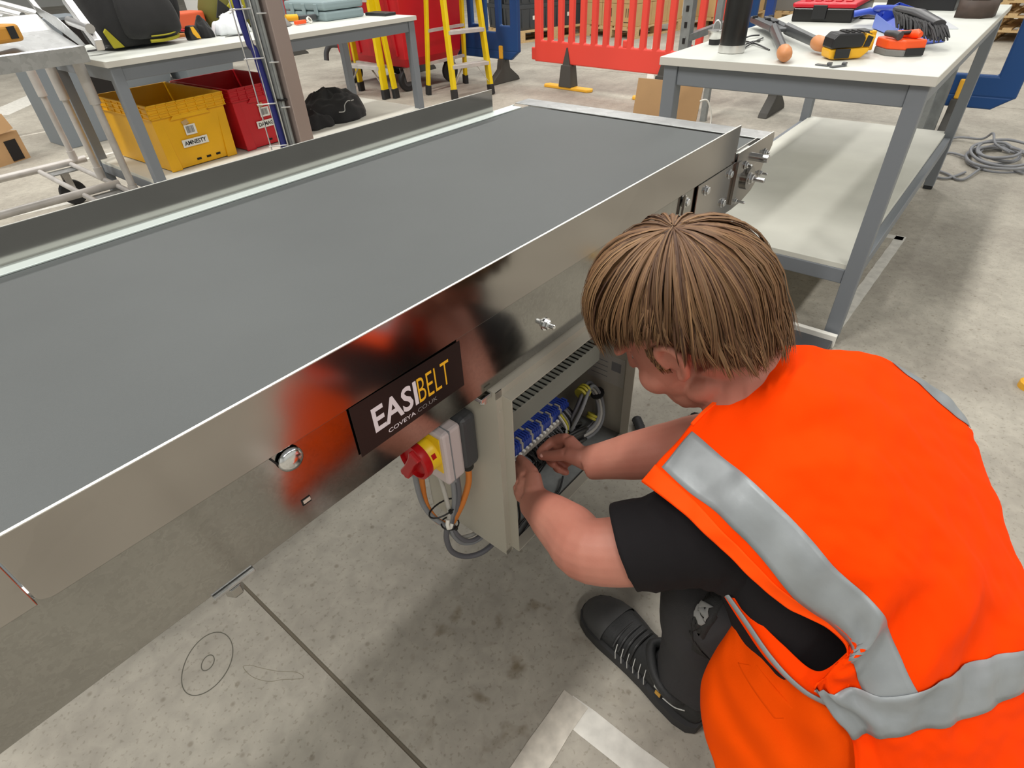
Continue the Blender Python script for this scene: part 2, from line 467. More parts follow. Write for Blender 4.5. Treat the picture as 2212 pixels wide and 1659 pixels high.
# faint pencilled outline beside the circle
ol = [(0.0710, 0.8394, 0.0000), (0.0842, 0.8255, 0.0000), (0.0911, 0.8103, 0.0000), (0.1108, 0.7723, 0.0000), (0.1336, 0.7398, 0.0000), (0.1352, 0.7177, 0.0000), (0.1070, 0.7496, 0.0000), (0.0871, 0.7692, 0.0000), (0.0715, 0.8045, 0.0000)]
MB().tube(smooth_path(ol, 4, True), 0.0006, 4, closed=True).build('pencil_outline', 'pencil_faint', fl)

def tape(pts, w, label, mat_='tape_white', z=0.0008, group=None, name='floor_tape'):
    """strip of floor marking tape along two points, with a slightly ragged end"""
    p, q = V3((*pts[0], 0)), V3((*pts[1], 0)); d = (q-p).normalized(); s = Vector((-d.y, d.x, 0))
    l = (q-p).length; n = max(4, int(l/0.05)); A = []; B = []
    for k in range(n+1):
        j = 0.0012*math.sin(k*2.3+l*7); t = p+d*(l*k/n); A.append(t+s*(w/2+j)); B.append(t-s*(w/2+j*0.6))
    vs = [(a.x, a.y, z) for a in A]+[(a.x, a.y, z) for a in B]
    vs += [(x, y, 0.0) for x, y, _ in vs]; m = n+1
    fs = [(k, k+1, m+k+1, m+k) for k in range(n)]
    fs += [(2*m+k, 2*m+k+1, k+1, k) for k in range(n)]+[(m+k, m+k+1, 3*m+k+1, 3*m+k) for k in range(n)]
    fs += [(0, m, 3*m, 2*m), (n, 2*m+n, 3*m+n, m+n)]
    return tag(MB().add(vs, fs).build(name, mat_), label, 'tape', group)
tape([(0.421, 0.262), (0.421, -0.45)], 0.052, 'worn white floor tape strip running under the kneeling worker', 'tape_white')
tape([(0.444, 0.254), (0.05, 0.254)], 0.055, 'creased white floor tape strip ending at the corner by the shoe', 'tape_worn', 0.0016)
tape([(1.95, 0.232), (3.14, 0.203)], 0.042, 'long pale floor tape strip beside the leg of the tool bench')
tape([(3.11, 0.19), (3.11, 0.95)], 0.045, 'short pale floor tape strip crossing under the tool bench')
tape([(4.30, 1.75), (4.36, 0.95)], 0.05, 'pale floor tape strip behind the tool bench near the stand foot')
tape([(1.5, 7.9), (2.35, 8.9)], 0.30, 'broad white painted floor mark at the far left', 'tape_white', 0.001)
tape([(0.2, 6.75), (3.2, 6.5)], 0.05, 'thin white floor line behind the steel trolley', 'tape_worn')
tape([(0.2, 5.42), (3.4, 5.22)], 0.05, 'white floor line running past the trolley castors', 'tape_white')
tape([(6.0, 3.05), (10.5, 5.3)], 0.07, 'white floor line behind the red barrier', 'tape_white')
tape([(-1.0, 4.75), (1.05, 4.35)], 0.05, 'white floor line under the front rail of the trolley', 'tape_white')

# ---------------------------------------------------------------- belt conveyor
PSI = -0.0175
CU = Vector((math.cos(PSI), math.sin(PSI), 0)); CV = Vector((-math.sin(PSI), math.cos(PSI), 0))
U0, V0 = 0.65, 0.90
cloc = CU*U0+CV*V0
OFF = (-U0, -V0, 0)
conv = thing('belt_conveyor', 'galvanised steel belt conveyor with dark grey belt and black brand label', 'conveyor', cloc, PSI)
# belt loop round two end rollers
ring_uz = []
zt, rr = 0.757, 0.040
for k in range(13):
    a = math.pi/2-math.pi*k/12; ring_uz.append((1.556+rr*math.cos(a), zt-rr+rr*math.sin(a)))
for k in range(13):
    a = -math.pi/2-math.pi*k/12; ring_uz.append((-0.27+rr*math.cos(a), zt-rr+rr*math.sin(a)))
mb = MB(); n = len(ring_uz)
outer = [(u, v, z) for v in (0.516, 1.257) for u, z in ring_uz]
inner = []
for k in range(n):
    u, z = ring_uz[k]; cu = 1.556 if k < 13 else -0.27
    du, dz = u-cu, z-(zt-rr); l = math.hypot(du, dz); inner.append((cu+du/l*(rr-0.004), zt-rr+dz/l*(rr-0.004)))
vs = outer+[(u, v, z) for v in (0.516, 1.257) for u, z in inner]
fs = []
for k in range(n):
    k2 = (k+1) % n
    fs += [(k, k2, n+k2, n+k), (2*n+k, 3*n+k, 3*n+k2, 2*n+k2), (k, 2*n+k, 2*n+k2, k2), (n+k, n+k2, 3*n+k2, 3*n+k)]
mb.add(vs, fs).build('belt', 'belt_rubber', conv, smooth=40, off=OFF)
for u in (1.556, -0.27):
    rl = MB().cyl((u, 0.522, zt-rr), (u, 1.264, zt-rr), rr-0.005, n=28).build('roller', 'black_rubber', conv, smooth=40, off=OFF)
    MB().cyl((u, 0.470, zt-rr), (u, 1.33, zt-rr), 0.010, n=14).build('shaft', 'zinc_bolt', rl, smooth=40, off=OFF)
MB().box(-0.26, 1.50, 0.510, 1.29, 0.738, 0.7505).build('slider_bed', 'galvanised_dull', conv, off=OFF)
# side frames: folded C sections
def cee(v_out, sgn, u0, u1, z0, z1, name):
    t = 0.003
    m = MB(); a, b = sorted((v_out, v_out+sgn*t)); m.box(u0, u1, a, b, z0, z1)
    a, b = sorted((v_out+sgn*t, v_out+sgn*0.035)); m.box(u0, u1, a, b, z0, z0+t)
    return m.build(name, 'galvanised', conv, off=OFF, bevel=0.001)
# near frame has rounded lower corners at both ends
def side_plate(poly, v0, th, name, m='galvanised', lab=None, bev=0.0008):
    return MB().prism(poly, (0, v0, 0), (1, 0, 0), (0, 0, 1), (0, th, 0)).build(name, m, conv, off=OFF, bevel=bev, label=lab)
def arc(cx, cz, r, a0, a1, n=6): return [(cx+r*math.cos(math.radians(a0+(a1-a0)*k/n)), cz+r*math.sin(math.radians(a0+(a1-a0)*k/n))) for k in range(n+1)]
body = [(-0.40, 0.752), (-0.40, 0.617)]+[(1.385, 0.617), (1.40, 0.625), (1.40, 0.752)]
side_plate(body, 0.5015, 0.003, 'frame_side')
MB().box(-0.40, 1.385, 0.5045, 0.537, 0.617, 0.620).build('frame_flange', 'galvanised', conv, off=OFF)
side_plate(body, 1.2985, 0.003, 'frame_side')
MB().box(-0.12, 1.385, 1.266, 1.2985, 0.617, 0.620).build('frame_flange', 'galvanised', conv, off=OFF)
for u in (0.05, 0.45, 0.98, 1.32):
    MB().box(u, u+0.04, 0.537, 1.266, 0.622, 0.662).build('cross_member', 'galvanised_dull', conv, off=OFF)
# upstanding side guards
gp = [(1.400, 0.8265), (-0.062, 0.8265)]+arc(-0.050, 0.756, 0.012, 180, 270, 5)+[(1.400, 0.744)]
side_plate(gp, 0.4985, 0.003, 'side_guard', 'galvanised_guard')
MB().box(-0.062, 1.400, 0.4984, 0.5018, 0.8262, 0.8270).build('cut_edge', 'cut_steel', conv, off=OFF)
side_plate([(-0.66, 0.820), (-0.66, 0.745), (-0.0635, 0.745), (-0.0635, 0.820)], 0.4990, 0.0025, 'side_guard', 'galvanised_guard')
MB().box(-0.70, 1.440, 1.2985, 1.3015, 0.758, 0.822).build('side_guard', 'galvanised_guard', conv, off=OFF)
MB().box(-0.70, 1.440, 1.2984, 1.3016, 0.8217, 0.8226).build('cut_edge', 'cut_steel', conv, off=OFF)
MB().box(-0.70, 1.530, 1.256, 1.2985, 0.7575, 0.7605).build('belt_edge_rail', 'bright_zinc', conv, off=OFF, bevel=0.0006)
MB().box(1.4405, 1.545, 1.2985, 1.303, 0.745, 0.7595).build('rail_tip', 'bright_zinc', conv, off=OFF)
MB().box(-0.25, 1.500, 0.5045, 0.5155, 0.750, 0.7575).build('belt_edge_rail', 'aluminium', conv, off=OFF)
# end guard bar wrapped round the far end
eb = MB(); eb.box(1.568, 1.640, 0.4965, 1.315, 0.7572, 0.7600).box(1.637, 1.640, 0.4965, 1.315, 0.715, 0.7572)
e1 = eb.build('end_guard', 'galvanised_dull', conv, off=OFF, bevel=0.001)
side_plate([(1.405, 0.7635), (1.628, 0.7635), (1.636, 0.7605), (1.640, 0.752), (1.640, 0.728), (1.620, 0.706), (1.405, 0.706)], 0.4940, 0.0025, 'end_guard_cheek', 'galvanised_guard')
MB().box(1.405, 1.63, 0.4938, 0.4967, 0.7632, 0.7640).build('cut_edge', 'cut_steel', conv, off=OFF)
side_plate([(1.410, 0.7635), (1.560, 0.7635), (1.560, 0.755), (1.410, 0.755)], 0.5085, 0.0025, 'tracking_strip', 'cut_steel')
# roller bearing end plate with the curved lower edge
ep = [(1.205, 0.7435), (1.205, 0.6225), (1.400, 0.6205), (1.43, 0.6190), (1.49, 0.6210), (1.55, 0.634), (1.585, 0.655), (1.600, 0.672), (1.612, 0.70), (1.612, 0.7435)]
side_plate([p for p in ep], 0.4960, 0.0025, 'bearing_plate', 'galvanised_guard')
side_plate([(1.405, 0.7435), (1.405, 0.64), (1.425, 0.64), (1.425, 0.7435)], 0.4890, 0.007, 'spacer_block', 'chrome_dark')
MB().cyl((1.50, 0.487, 0.681), (1.50, 0.496, 0.681), 0.028, n=20).build('bearing_boss', 'chrome_dark', conv, smooth=40, off=OFF)
def bolt(u, z, r=0.0085, v=0.496, stub=0.0, name='bolt', washer=True):
    m = MB()
    if washer: m.lathe([(r*1.35, 0), (r*1.35, 0.0015)], (u, v, z), (0, -1, 0), 18)
    hexhead(m, (u, v-0.0015, z), (0, -1, 0), r, r*0.75)
    if stub: m.lathe([(r*0.5, 0), (r*0.5, stub), (r*0.4, stub+0.001)], (u, v-r*0.7, z), (0, -1, 0), 12)
    return m.build(name, 'zinc_bolt', conv, smooth=30, off=OFF)
bolt(1.153, 0.724, v=0.4985); bolt(1.247, 0.722); bolt(1.360, 0.659); bolt(1.374, 0.724)
bolt(1.465, 0.722, 0.0075, 0.4935, 0.01); bolt(1.590, 0.722, 0.0075, 0.4935, 0.006)
bolt(1.500, 0.681, 0.011, 0.487, 0.028); bolt(1.440, 0.640, 0.006, 0.494, 0.020); bolt(1.592, 0.668, 0.006, 0.494, 0.014)
side_plate([(1.138, 0.742), (1.144, 0.742), (1.142, 0.700), (1.136, 0.700)], 0.4935, 0.005, 'slot_edge', 'chrome_dark', bev=0)
bolt(0.660, 0.664, 0.0085, 0.5012, 0.012)
# domed coach bolt, slot and under-frame clip on the near side
MB().lathe([(0.0155, 0), (0.0150, 0.002), (0.0125, 0.0048), (0.008, 0.0065), (0.002, 0.0072)], (0.180, 0.4985, 0.727), (0, -1, 0), 28).build('dome_bolt', 'zinc_bolt', conv, smooth=50, off=OFF)
side_plate([(0.158, 0.744), (0.1605, 0.744), (0.166, 0.730), (0.1635, 0.730)], 0.4978, 0.001, 'guard_notch', 'hole_black', bev=0)
sl = side_plate([(0.1745, 0.6495), (0.1745, 0.6585), (0.1865, 0.6585), (0.1865, 0.6495)], 0.5005, 0.0012, 'slot', 'hole_black', bev=0)
MB().box(0.1760, 0.1858, 0.4999, 0.5006, 0.6522, 0.6578).build('slot_tab', 'cut_steel', sl, off=OFF)
cp = MB().box(0.046, 0.096, 0.497, 0.534, 0.611, 0.616).build('clip_plate', 'galvanised_dull', conv, off=OFF, bevel=0.001)
hexhead(MB(), (0.069, 0.504, 0.611), (0, 0, -1), 0.0105, 0.016).build('clip_bolt', 'chrome_dark', cp, off=OFF, bevel=0.0008)
# support stands (one at each end)
for u, vs_ in ((1.16, (0.90,)), (-0.36, (0.575, 1.225))):
    st = MB()
    st.box(u-0.03, u+0.03, 0.545, 1.255, 0.575, 0.617)
    st.build('stand_beam', 'galvanised_dull', conv, off=OFF)
    for v in vs_:
        lg = MB().box(u-0.02, u+0.02, v-0.02, v+0.02, 0.012, 0.575).build('stand_leg', 'galvanised_dull', conv, off=OFF)
        MB().box(u-0.05, u+0.05, v-0.05, v+0.05, 0.0, 0.012).build('foot_plate', 'galvanised_dull', lg, off=OFF)
# brand label
lab = side_plate([(0.265, 0.6620), (0.456, 0.6615), (0.456, 0.7405), (0.265, 0.7435)], 0.4980, 0.0005, 'brand_label', 'label_black', 'black printed label with white and yellow lettering', bev=0)
EX, EZ = (1, 0, 0.0), (0, 0, 1)
def ltr(body, x, z, wd, ht, m, bold):
    o = lettering(body, 0.05, (x, 0.49775, z), EX, EZ, m, lab, bold=bold, width=wd, height=ht, off=OFF); return o
ltr('EASI', 0.2930, 0.6835, 0.0760, 0.0400, 'label_white', 0.0011)
ltr('BELT', 0.3705, 0.6835, 0.0600, 0.0400, 'label_yellow', -0.0003)
ltr('COVEYA', 0.3120, 0.6700, 0.0480, 0.0066, 'label_white', 0.0004)
ltr('.CO.UK', 0.3620, 0.6700, 0.0390, 0.0066, 'label_grey', -0.0004)

# ---------------------------------------------------------------- control cabinet under the conveyor
CAB = (0.73, 0.60)
cab = thing('control_cabinet', 'open grey steel control cabinet bolted under the conveyor with wiring inside', 'cabinet', CU*CAB[0]+CV*CAB[1], PSI)
CO = (-CAB[0], -CAB[1], 0)
def cb(m, name, mt, par=None, **k): return m.build(name, mt, par or cab, off=CO, **k)
uL, uR, zB, zT, vF, vB = 0.512, 0.962, 0.190, 0.6135, 0.490, 0.705
t = 0.002
cb(MB().box(uL, uL+t, vF, vB, zB, zT), 'side_wall', 'cabinet_grey')
cb(MB().box(uR-t, uR, vF, vB, zB, zT), 'side_wall', 'cabinet_grey')
cb(MB().box(uL, uR, vB-t, vB, zB, zT), 'back_wall', 'cabinet_grey')
cb(MB().box(uL+t, uR-t, vF, vB-t, zB, zB+t), 'floor_pan', 'cabinet_floor')
cb(MB().box(uL+t, uR-t, vF, vB-t, zT-t, zT), 'top_wall', 'cabinet_grey')
# folded gutter round the door opening: outer return, groove, inner lip
def rim(d, v0, v1, nm):
    m = MB(); a, b, c, e = uL+d, uR-d, zB+d, zT-d
    m.box(a, a+t, v0, v1, c, e).box(b-t, b, v0, v1, c, e).box(a+t, b-t, v0, v1, c, c+t).box(a+t, b-t, v0, v1, e-t, e)
    return cb(m, nm, 'cabinet_grey', bevel=0.0006)
rim(0.014, 0.468, 0.4905, 'opening_lip')
m = MB(); a, b, c, e = uL, uR, zB, zT; w_ = 0.0142
m.box(a, a+w_, vF-0.0015, vF, c, e).box(b-w_, b, vF-0.0015, vF, c, e).box(a, b, vF-0.0015, vF, c, c+w_).box(a, b, vF-0.0015, vF, e-w_, e)
cb(m, 'gutter', 'cabinet_grey')
for z in (0.57, 0.215):
    cb(MB().lathe([(0.003, 0), (0.003, 0.001), (0.001, 0.0015)], (uL+0.007, vF-0.0015, z), (0, -1, 0), 12), 'rivet', 'cabinet_grey')
ck = cb(MB().box(0.488, 0.511, 0.497, 0.515, 0.603, 0.611), 'fixing_clamp', 'zinc_bolt', bevel=0.001)
cb(hexhead(MB(), (0.498, 0.504, 0.603), (0, 0, -1), 0.0075, 0.007), 'bolt', 'zinc_bolt', ck)
cb(MB().box(0.53, 0.95, vB-0.006, vB-0.0025, 0.21, 0.60), 'mounting_plate', 'galvanised_dull')
# slotted wiring duct: plain cover in front, comb fingers on top
du0, du1, dz0, dz1, dv0, dv1 = 0.530, 0.893, 0.443, 0.490, 0.530, 0.610
duct = cb(MB().box(du0, du1, dv0, dv0+0.003, dz0, dz1), 'wiring_duct', 'trunking_grey', bevel=0.001)
cb(MB().box(du0, du1, dv1, dv1+0.003, dz0, dz1), 'duct_back', 'trunking_grey', duct)
cb(MB().box(du0, du1, dv0+0.003, dv1, dz0, dz0+0.003), 'duct_base', 'trunking_grey', duct)
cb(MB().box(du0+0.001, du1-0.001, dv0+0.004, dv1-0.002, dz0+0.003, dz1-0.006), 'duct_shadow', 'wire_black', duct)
nf = 27; pitch = (du1-du0)/nf
fgm = MB()
fgm.box(0, pitch*0.62, 0.0, 0.036, 0, 0.0022).box(pitch*0.15, pitch*0.47, 0.036, 0.046, 0, 0.0022).box(0, pitch*0.62, 0.046, 0.078, 0, 0.0022)
fg0 = cb(MB().add([(x+du0, y+dv0+0.001, z+dz1) for x, y, z in fgm.v], fgm.f), 'duct_finger', 'trunking_grey', duct)
for k in range(1, nf): shared(fg0, 'duct_finger', duct, (pitch*k, 0, 0))
# terminal rail
tr_ = cb(MB().box(0.530, 0.83, 0.566, 0.608, 0.312, 0.320), 'terminal_rail', 'galvanised_dull')
tb0 = cb(MB().box(0.532, 0.5378, 0.560, 0.614, 0.320, 0.352).box(0.533, 0.537, 0.564, 0.578, 0.352, 0.360), 'terminal', 'terminal_blue', tr_)
for k in range(1, 43):
    o = shared(tb0, 'terminal', tr_, (0.0068*k, 0, 0))
    if k % 5 == 3: o.data = o.data.copy(); o.data.materials[0] = MATS['terminal_beige']
ms = cb(MB().box(0.532, 0.825, 0.554, 0.560, 0.320, 0.332), 'marker_strip', 'terminal_beige', tr_)
for k in range(24):
    cb(MB().box(0.535+k*0.0118, 0.540+k*0.0118, 0.5525, 0.558, 0.3325, 0.3365), 'marker', 'paper_white', ms)
# loose wiring
rnd = random.Random(3)
for k in range(44):
    u = 0.532+k*0.0058
    p = [(u, 0.556, 0.320), (u+rnd.uniform(-.003, .006), 0.540, 0.305+rnd.uniform(-.006, .006)), (u+rnd.uniform(0, .03), 0.548, 0.272+rnd.uniform(-.016, .016)),
         (0.62+rnd.uniform(-.05, .08), 0.57+rnd.uniform(-.02, .02), 0.238+rnd.uniform(-.02, .02)), (0.70+rnd.uniform(-.03, .06), 0.60, 0.225+rnd.uniform(-.02, .03))]
    cb(MB().tube(smooth_path(p, 4), 0.0021, 5), 'wire', 'wire_black' if k % 7 else 'cable_dark_grey', smooth=60)
for k in range(16):   # hank of black cores tied back on itself
    o = rnd.uniform(-1, 1); h = rnd.uniform(-1, 1)
    p = [(0.72, 0.57+o*.012, 0.255+h*.015), (0.765+o*.006, 0.55+o*.018, 0.275+h*.02), (0.815, 0.54+o*.02, 0.270+h*.026), (0.855+h*.01, 0.545+o*.016, 0.245+h*.022), (0.83, 0.57+o*.01, 0.228+h*.012), (0.76, 0.59, 0.220+h*.01)]
    cb(MB().tube(smooth_path(p, 4), 0.0042, 6), 'wire', 'wire_black', smooth=60)
for k in range(5):    # coil of grey multicore
    R = 0.066-0.006*(k % 3); o = 0.006*k
    pts = []
    for q in range(30):
        a = 2*math.pi*q/30
        pts.append((0.872+R*math.cos(a)+0.002*k, 0.540+o*0.8+0.012*math.sin(a*2), 0.290+R*1.12*math.sin(a)))
    cb(MB().tube(pts, 0.0042, 8, closed=True), 'coiled_core', ('cable_grey', 'cable_pale', 'cable_grey', 'cable_dark_grey', 'cable_grey')[k], smooth=60)
for a in (1.75, 1.62, 1.50, -0.75, -0.62):
    c = (0.872+0.062*math.cos(a), 0.553, 0.290+0.068*math.sin(a))
    cb(MB().lathe([(0.016, -0.003), (0.017, 0), (0.016, 0.003)], c, (-math.sin(a), 0, math.cos(a)), 12), 'tape_band', 'ferrule_yellow', smooth=60)
cb(MB().lathe([(0.0175, -0.002), (0.0175, 0.002)], (0.872+0.064*math.cos(0.35), 0.553, 0.290+0.070*math.sin(0.35)), (-math.sin(0.35), 0, math.cos(0.35)), 12), 'cable_tie', 'wire_black', smooth=60)
for k in range(7):
    p = [(0.78+k*0.006, 0.556, 0.345), (0.787+k*0.008, 0.540+k*0.002, 0.31), (0.78+k*0.009, 0.548, 0.265), (0.765+k*0.005, 0.575, 0.235)]
    cb(MB().tube(smooth_path(p, 5), 0.0028, 6), 'wire', ('cable_pale', 'ferrule_yellow', 'cable_grey', 'wire_black', 'cable_grey', 'cable_dark_grey', 'wire_black')[k], smooth=60)
cb(MB().box(uR-t-0.0008, uR-t, 0.50, 0.60, 0.335, 0.415), 'rating_label', 'cable_pale')
cb(MB().box(uR-t-0.0012, uR-t-0.0008, 0.51, 0.535, 0.375, 0.400), 'label_print', 'cable_grey')
for k in range(4):
    cb(MB().box(uR-t-0.0012, uR-t-0.0008, 0.545, 0.59, 0.35+k*0.014, 0.352+k*0.014), 'label_print', 'cable_grey')
for pts in ([(0.545, 0.50, 0.20), (0.575, 0.505, 0.235), (0.585, 0.52, 0.275)], [(0.53, 0.485, 0.197), (0.62, 0.50, 0.203), (0.70, 0.50, 0.2), (0.75, 0.52, 0.2)], [(0.53, 0.50, 0.197), (0.60, 0.51, 0.206), (0.66, 0.495, 0.2)]):
    cb(MB().tube(smooth_path(pts, 5), 0.0022, 6), 'wire', 'wire_black', smooth=60)
_c0, _c1, _c2 = V3((1.1709, 0.5504, 0.0000)), V3((1.0708, 0.5540, 0.0000)), V3((1.1472, 0.4701, 0.0000)); _c3 = _c1+_c2-_c0
tag(MB().add([p+Vector((0, 0, z)) for z in (0.0005, 0.004) for p in (_c0, _c1, _c3, _c2)], [(0, 1, 2, 3), (7, 6, 5, 4), (0, 4, 5, 1), (1, 5, 6, 2), (2, 6, 7, 3), (3, 7, 4, 0)]).build('white_card', 'paper_white'), 'white card lying on the floor beside the open cabinet', 'card')
# rotary isolator on the left wall: grey base, pale cover, yellow collar, red handle
iv0, iv1, iz0, iz1 = 0.536, 0.622, 0.433, 0.553
iso = cb(MB().box(0.473, 0.512, iv0, iv1, iz0, iz1), 'isolator_switch', 'iso_grey', bevel=0.012, seg=3, label='grey and white rotary isolator with red and yellow handle')
cb(MB().box(0.430, 0.473, iv0+0.001, iv1-0.001, iz0+0.001, iz1-0.001), 'cover', 'iso_white', iso, bevel=0.006)
cb(MB().box(0.4445, 0.4465, iv0-0.0003, iv1+0.0003, iz0, iz1), 'cover_groove', 'cable_grey', iso)
ic = (0.430, 0.579, 0.497)
cb(MB().box(0.4285, 0.4305, iv0+0.010, iv1-0.010, iz0+0.030, iz1-0.012), 'face_plate', 'iso_yellow', iso)
cb(MB().lathe([(0.033, 0), (0.0325, 0.018), (0.031, 0.021)], ic, (-1, 0, 0), 36), 'collar', 'iso_yellow', iso, smooth=40)
for k in (0, 1, 2):
    a = math.radians(-95+k*120)
    p = V3(ic)+Vector((-0.013, -0.0325*math.cos(a), 0.0325*math.sin(a)))
    cb(MB().obox(p, (0.004, 0, 0), (0, -0.0012*math.cos(a), 0.0012*math.sin(a)), (0, 0.0045*math.sin(a), 0.0045*math.cos(a))), 'lock_hole', 'iso_red', iso)
hc = V3(ic)+Vector((-0.021, 0, 0))
cb(MB().lathe([(0.0345, 0), (0.0355, 0.004), (0.0350, 0.014), (0.030, 0.016), (0.027, 0.009), (0.004, 0.008)], hc, (-1, 0, 0), 36), 'handle_dish', 'iso_red', iso, smooth=40)
gdir = Vector((0, 0.5, -0.866)); gs = Vector((0, 0.866, 0.5))
gr = [(-0.030, -0.012), (-0.012, -0.0085), (0.020, -0.0085), (0.042, -0.011), (0.049, -0.004), (0.046, 0.0), (0.050, 0.005), (0.042, 0.011), (0.020, 0.0085), (-0.012, 0.0085), (-0.030, 0.012)]
cb(MB().prism(gr, hc+Vector((-0.006, 0, 0)), gdir, gs, (-0.017, 0, 0)), 'handle_grip', 'iso_red', iso, bevel=0.003)
cb(MB().lathe([(0.011, 0), (0.011, 0.010), (0.009, 0.014)], (0.4925, 0.553, iz0), (0, 0, -1), 14), 'cable_gland', 'wire_black', iso, smooth=40)
# cables out of the isolator, tied in a bundle and looped back under the cabinet
def cable(pts, r, m, nm='outer_cable', n=10): return cb(MB().tube(smooth_path(pts, 8), r, n), nm, m, smooth=60)
cable([(0.4925, 0.553, 0.425), (0.492, 0.556, 0.38), (0.482, 0.568, 0.325), (0.475, 0.582, 0.285), (0.474, 0.592, 0.262), (0.466, 0.600, 0.248), (0.450, 0.618, 0.262), (0.44, 0.63, 0.31), (0.444, 0.635, 0.37), (0.455, 0.64, 0.43)], 0.0062, 'cable_orange')
cable([(0.462, 0.565, 0.432), (0.468, 0.573, 0.36), (0.470, 0.585, 0.30), (0.467, 0.598, 0.25), (0.472, 0.600, 0.205), (0.490, 0.595, 0.165), (0.52, 0.585, 0.150), (0.56, 0.58, 0.155), (0.60, 0.585, 0.175)], 0.0052, 'cable_grey')
cable([(0.468, 0.560, 0.432), (0.474, 0.566, 0.36), (0.473, 0.580, 0.30), (0.470, 0.594, 0.255), (0.476, 0.594, 0.21), (0.492, 0.586, 0.178), (0.515, 0.578, 0.168), (0.55, 0.58, 0.170)], 0.0048, 'cable_dark_grey')
cable([(0.450, 0.590, 0.432), (0.456, 0.588, 0.37), (0.462, 0.590, 0.30), (0.464, 0.600, 0.25), (0.474, 0.606, 0.20), (0.50, 0.606, 0.165), (0.54, 0.60, 0.150), (0.60, 0.60, 0.165)], 0.0045, 'cable_pale')
cable([(0.46, 0.60, 0.25), (0.458, 0.608, 0.20), (0.466, 0.606, 0.15), (0.492, 0.592, 0.117), (0.530, 0.575, 0.110), (0.58, 0.57, 0.12), (0.63, 0.57, 0.155)], 0.006, 'cable_dark_grey')
cable([(0.425, 0.618, 0.46), (0.424, 0.624, 0.40), (0.430, 0.628, 0.33), (0.440, 0.622, 0.285), (0.452, 0.610, 0.258), (0.462, 0.602, 0.245)], 0.0052, 'cable_grey')
for c, r, ax in (((0.458, 0.600, 0.305), (0.034, 0.020), (0.1, 0.2, 1)), ((0.466, 0.598, 0.252), (0.021, 0.016), (0.35, -0.2, 1))):
    A = Vector(ax).normalized(); X = Vector((1, 0, 0)); X = (X-A*X.dot(A)).normalized(); Y = A.cross(X)
    pts = [V3(c)+X*(r[0]*math.cos(q*math.pi/9))+Y*(r[1]*math.sin(q*math.pi/9)) for q in range(18)]
    tt = cb(MB().tube(pts, (0.0022, 0.0012) if False else 0.0018, 6, closed=True), 'cable_tie', 'wire_black', smooth=60)
    cb(MB().obox(V3(c)-Y*r[1], (0.003, 0, 0), (0, 0.003, 0), (0, 0, 0.004)), 'tie_head', 'wire_black', tt)
cb(MB().tube([(0.452, 0.586, 0.285), (0.447, 0.583, 0.278), (0.447, 0.582, 0.268), (0.454, 0.583, 0.262), (0.460, 0.585, 0.266)], 0.004, 8), 'cable_marker', 'paper_white', smooth=60)
# black corrugated conduit running away behind the cabinet
cond = thing('corrugated_conduit', 'black corrugated conduit lying on the floor behind the cabinet', 'conduit', CU*1.1+CV*0.62, PSI)
pth = smooth_path([(0.985, 0.66, 0.02), (1.02, 0.60, 0.03), (1.08, 0.55, 0.02), (1.16, 0.53, 0.015), (1.22, 0.58, 0.015)], 14)
MB().tube(pth, [0.013+0.0025*(k % 2) for k in range(len(pth))], 10).build('hose', 'black_rubber', cond, smooth=60, off=(-1.1, -0.62, 0))
spr = []
for q in range(90):
    a = q*0.55; spr.append((1.20+0.0016*q, 0.47+0.014*math.cos(a)-0.0012*q*0.3, 0.018+0.014*math.sin(a)))
coilc = thing('coiled_lead', 'black and white coiled lead lying on the floor behind the cabinet', 'cable', CU*1.27+CV*0.47, PSI)
MB().tube(spr, 0.004, 6).build('spiral', 'black_rubber', coilc, smooth=60, off=(-1.27, -0.47, 0))

# ---------------------------------------------------------------- the crouching worker
per = thing('person', 'crouching worker in an orange hi-vis vest and black t-shirt wiring the cabinet', 'person', (0.62, 0.0, 0))
HC = V3((0.6698, 0.2513, 0.7581))
lf = Vector((-0.9769, -0.1699, -0.1293)).normalized()
fd = Vector((-0.0488, 0.7674, -0.6393)); fd = (fd-lf*fd.dot(lf)).normalized()
tp = fd.cross(lf).normalized()
def H(x, y, z): return HC+lf*x+fd*y+tp*z          # head frame: left, forward, up
def HF(x, y, z): return H(x*1.05, y*1.06, z*1.16-0.004)
HR = (lf, fd, tp)
bd = MB()
bd.sphere(H(0, -0.012, 0.032), (0.075, 0.096, 0.090), 28, 18, HR)     # cranium
bd.sphere(HF(0, 0.040, -0.030), (0.065, 0.058, 0.088), 24, 14, HR)     # face
bd.sphere(HF(0, 0.040, -0.075), (0.055, 0.050, 0.046), 20, 12, HR)     # jaw
bd.sphere(HF(0, 0.074, -0.103), (0.022, 0.018, 0.018), 14, 10, HR)     # chin
for s in (-1, 1):
    bd.sphere(HF(s*0.042, 0.062, -0.038), (0.024, 0.026, 0.028), 14, 10, HR)   # cheek
    bd.sphere(HF(s*0.050, 0.005, -0.072), (0.016, 0.032, 0.022), 14, 10, HR)   # jaw corner
    bd.sphere(HF(s*0.030, 0.082, 0.016), (0.026, 0.014, 0.010), 14, 10, HR)    # brow
bd.tube([HF(0, 0.090, 0.012), HF(0, 0.102, -0.010), HF(0, 0.112, -0.032)], [0.008, 0.010, 0.012], 10)   # nose
for s in (-1, 1): bd.sphere(HF(s*0.011, 0.098, -0.036), 0.008, 10, 8)
bd.sphere(HF(0, 0.092, -0.064), (0.022, 0.010, 0.006), 12, 8, HR); bd.sphere(HF(0, 0.090, -0.076), (0.019, 0.010, 0.007), 12, 8, HR)  # lips
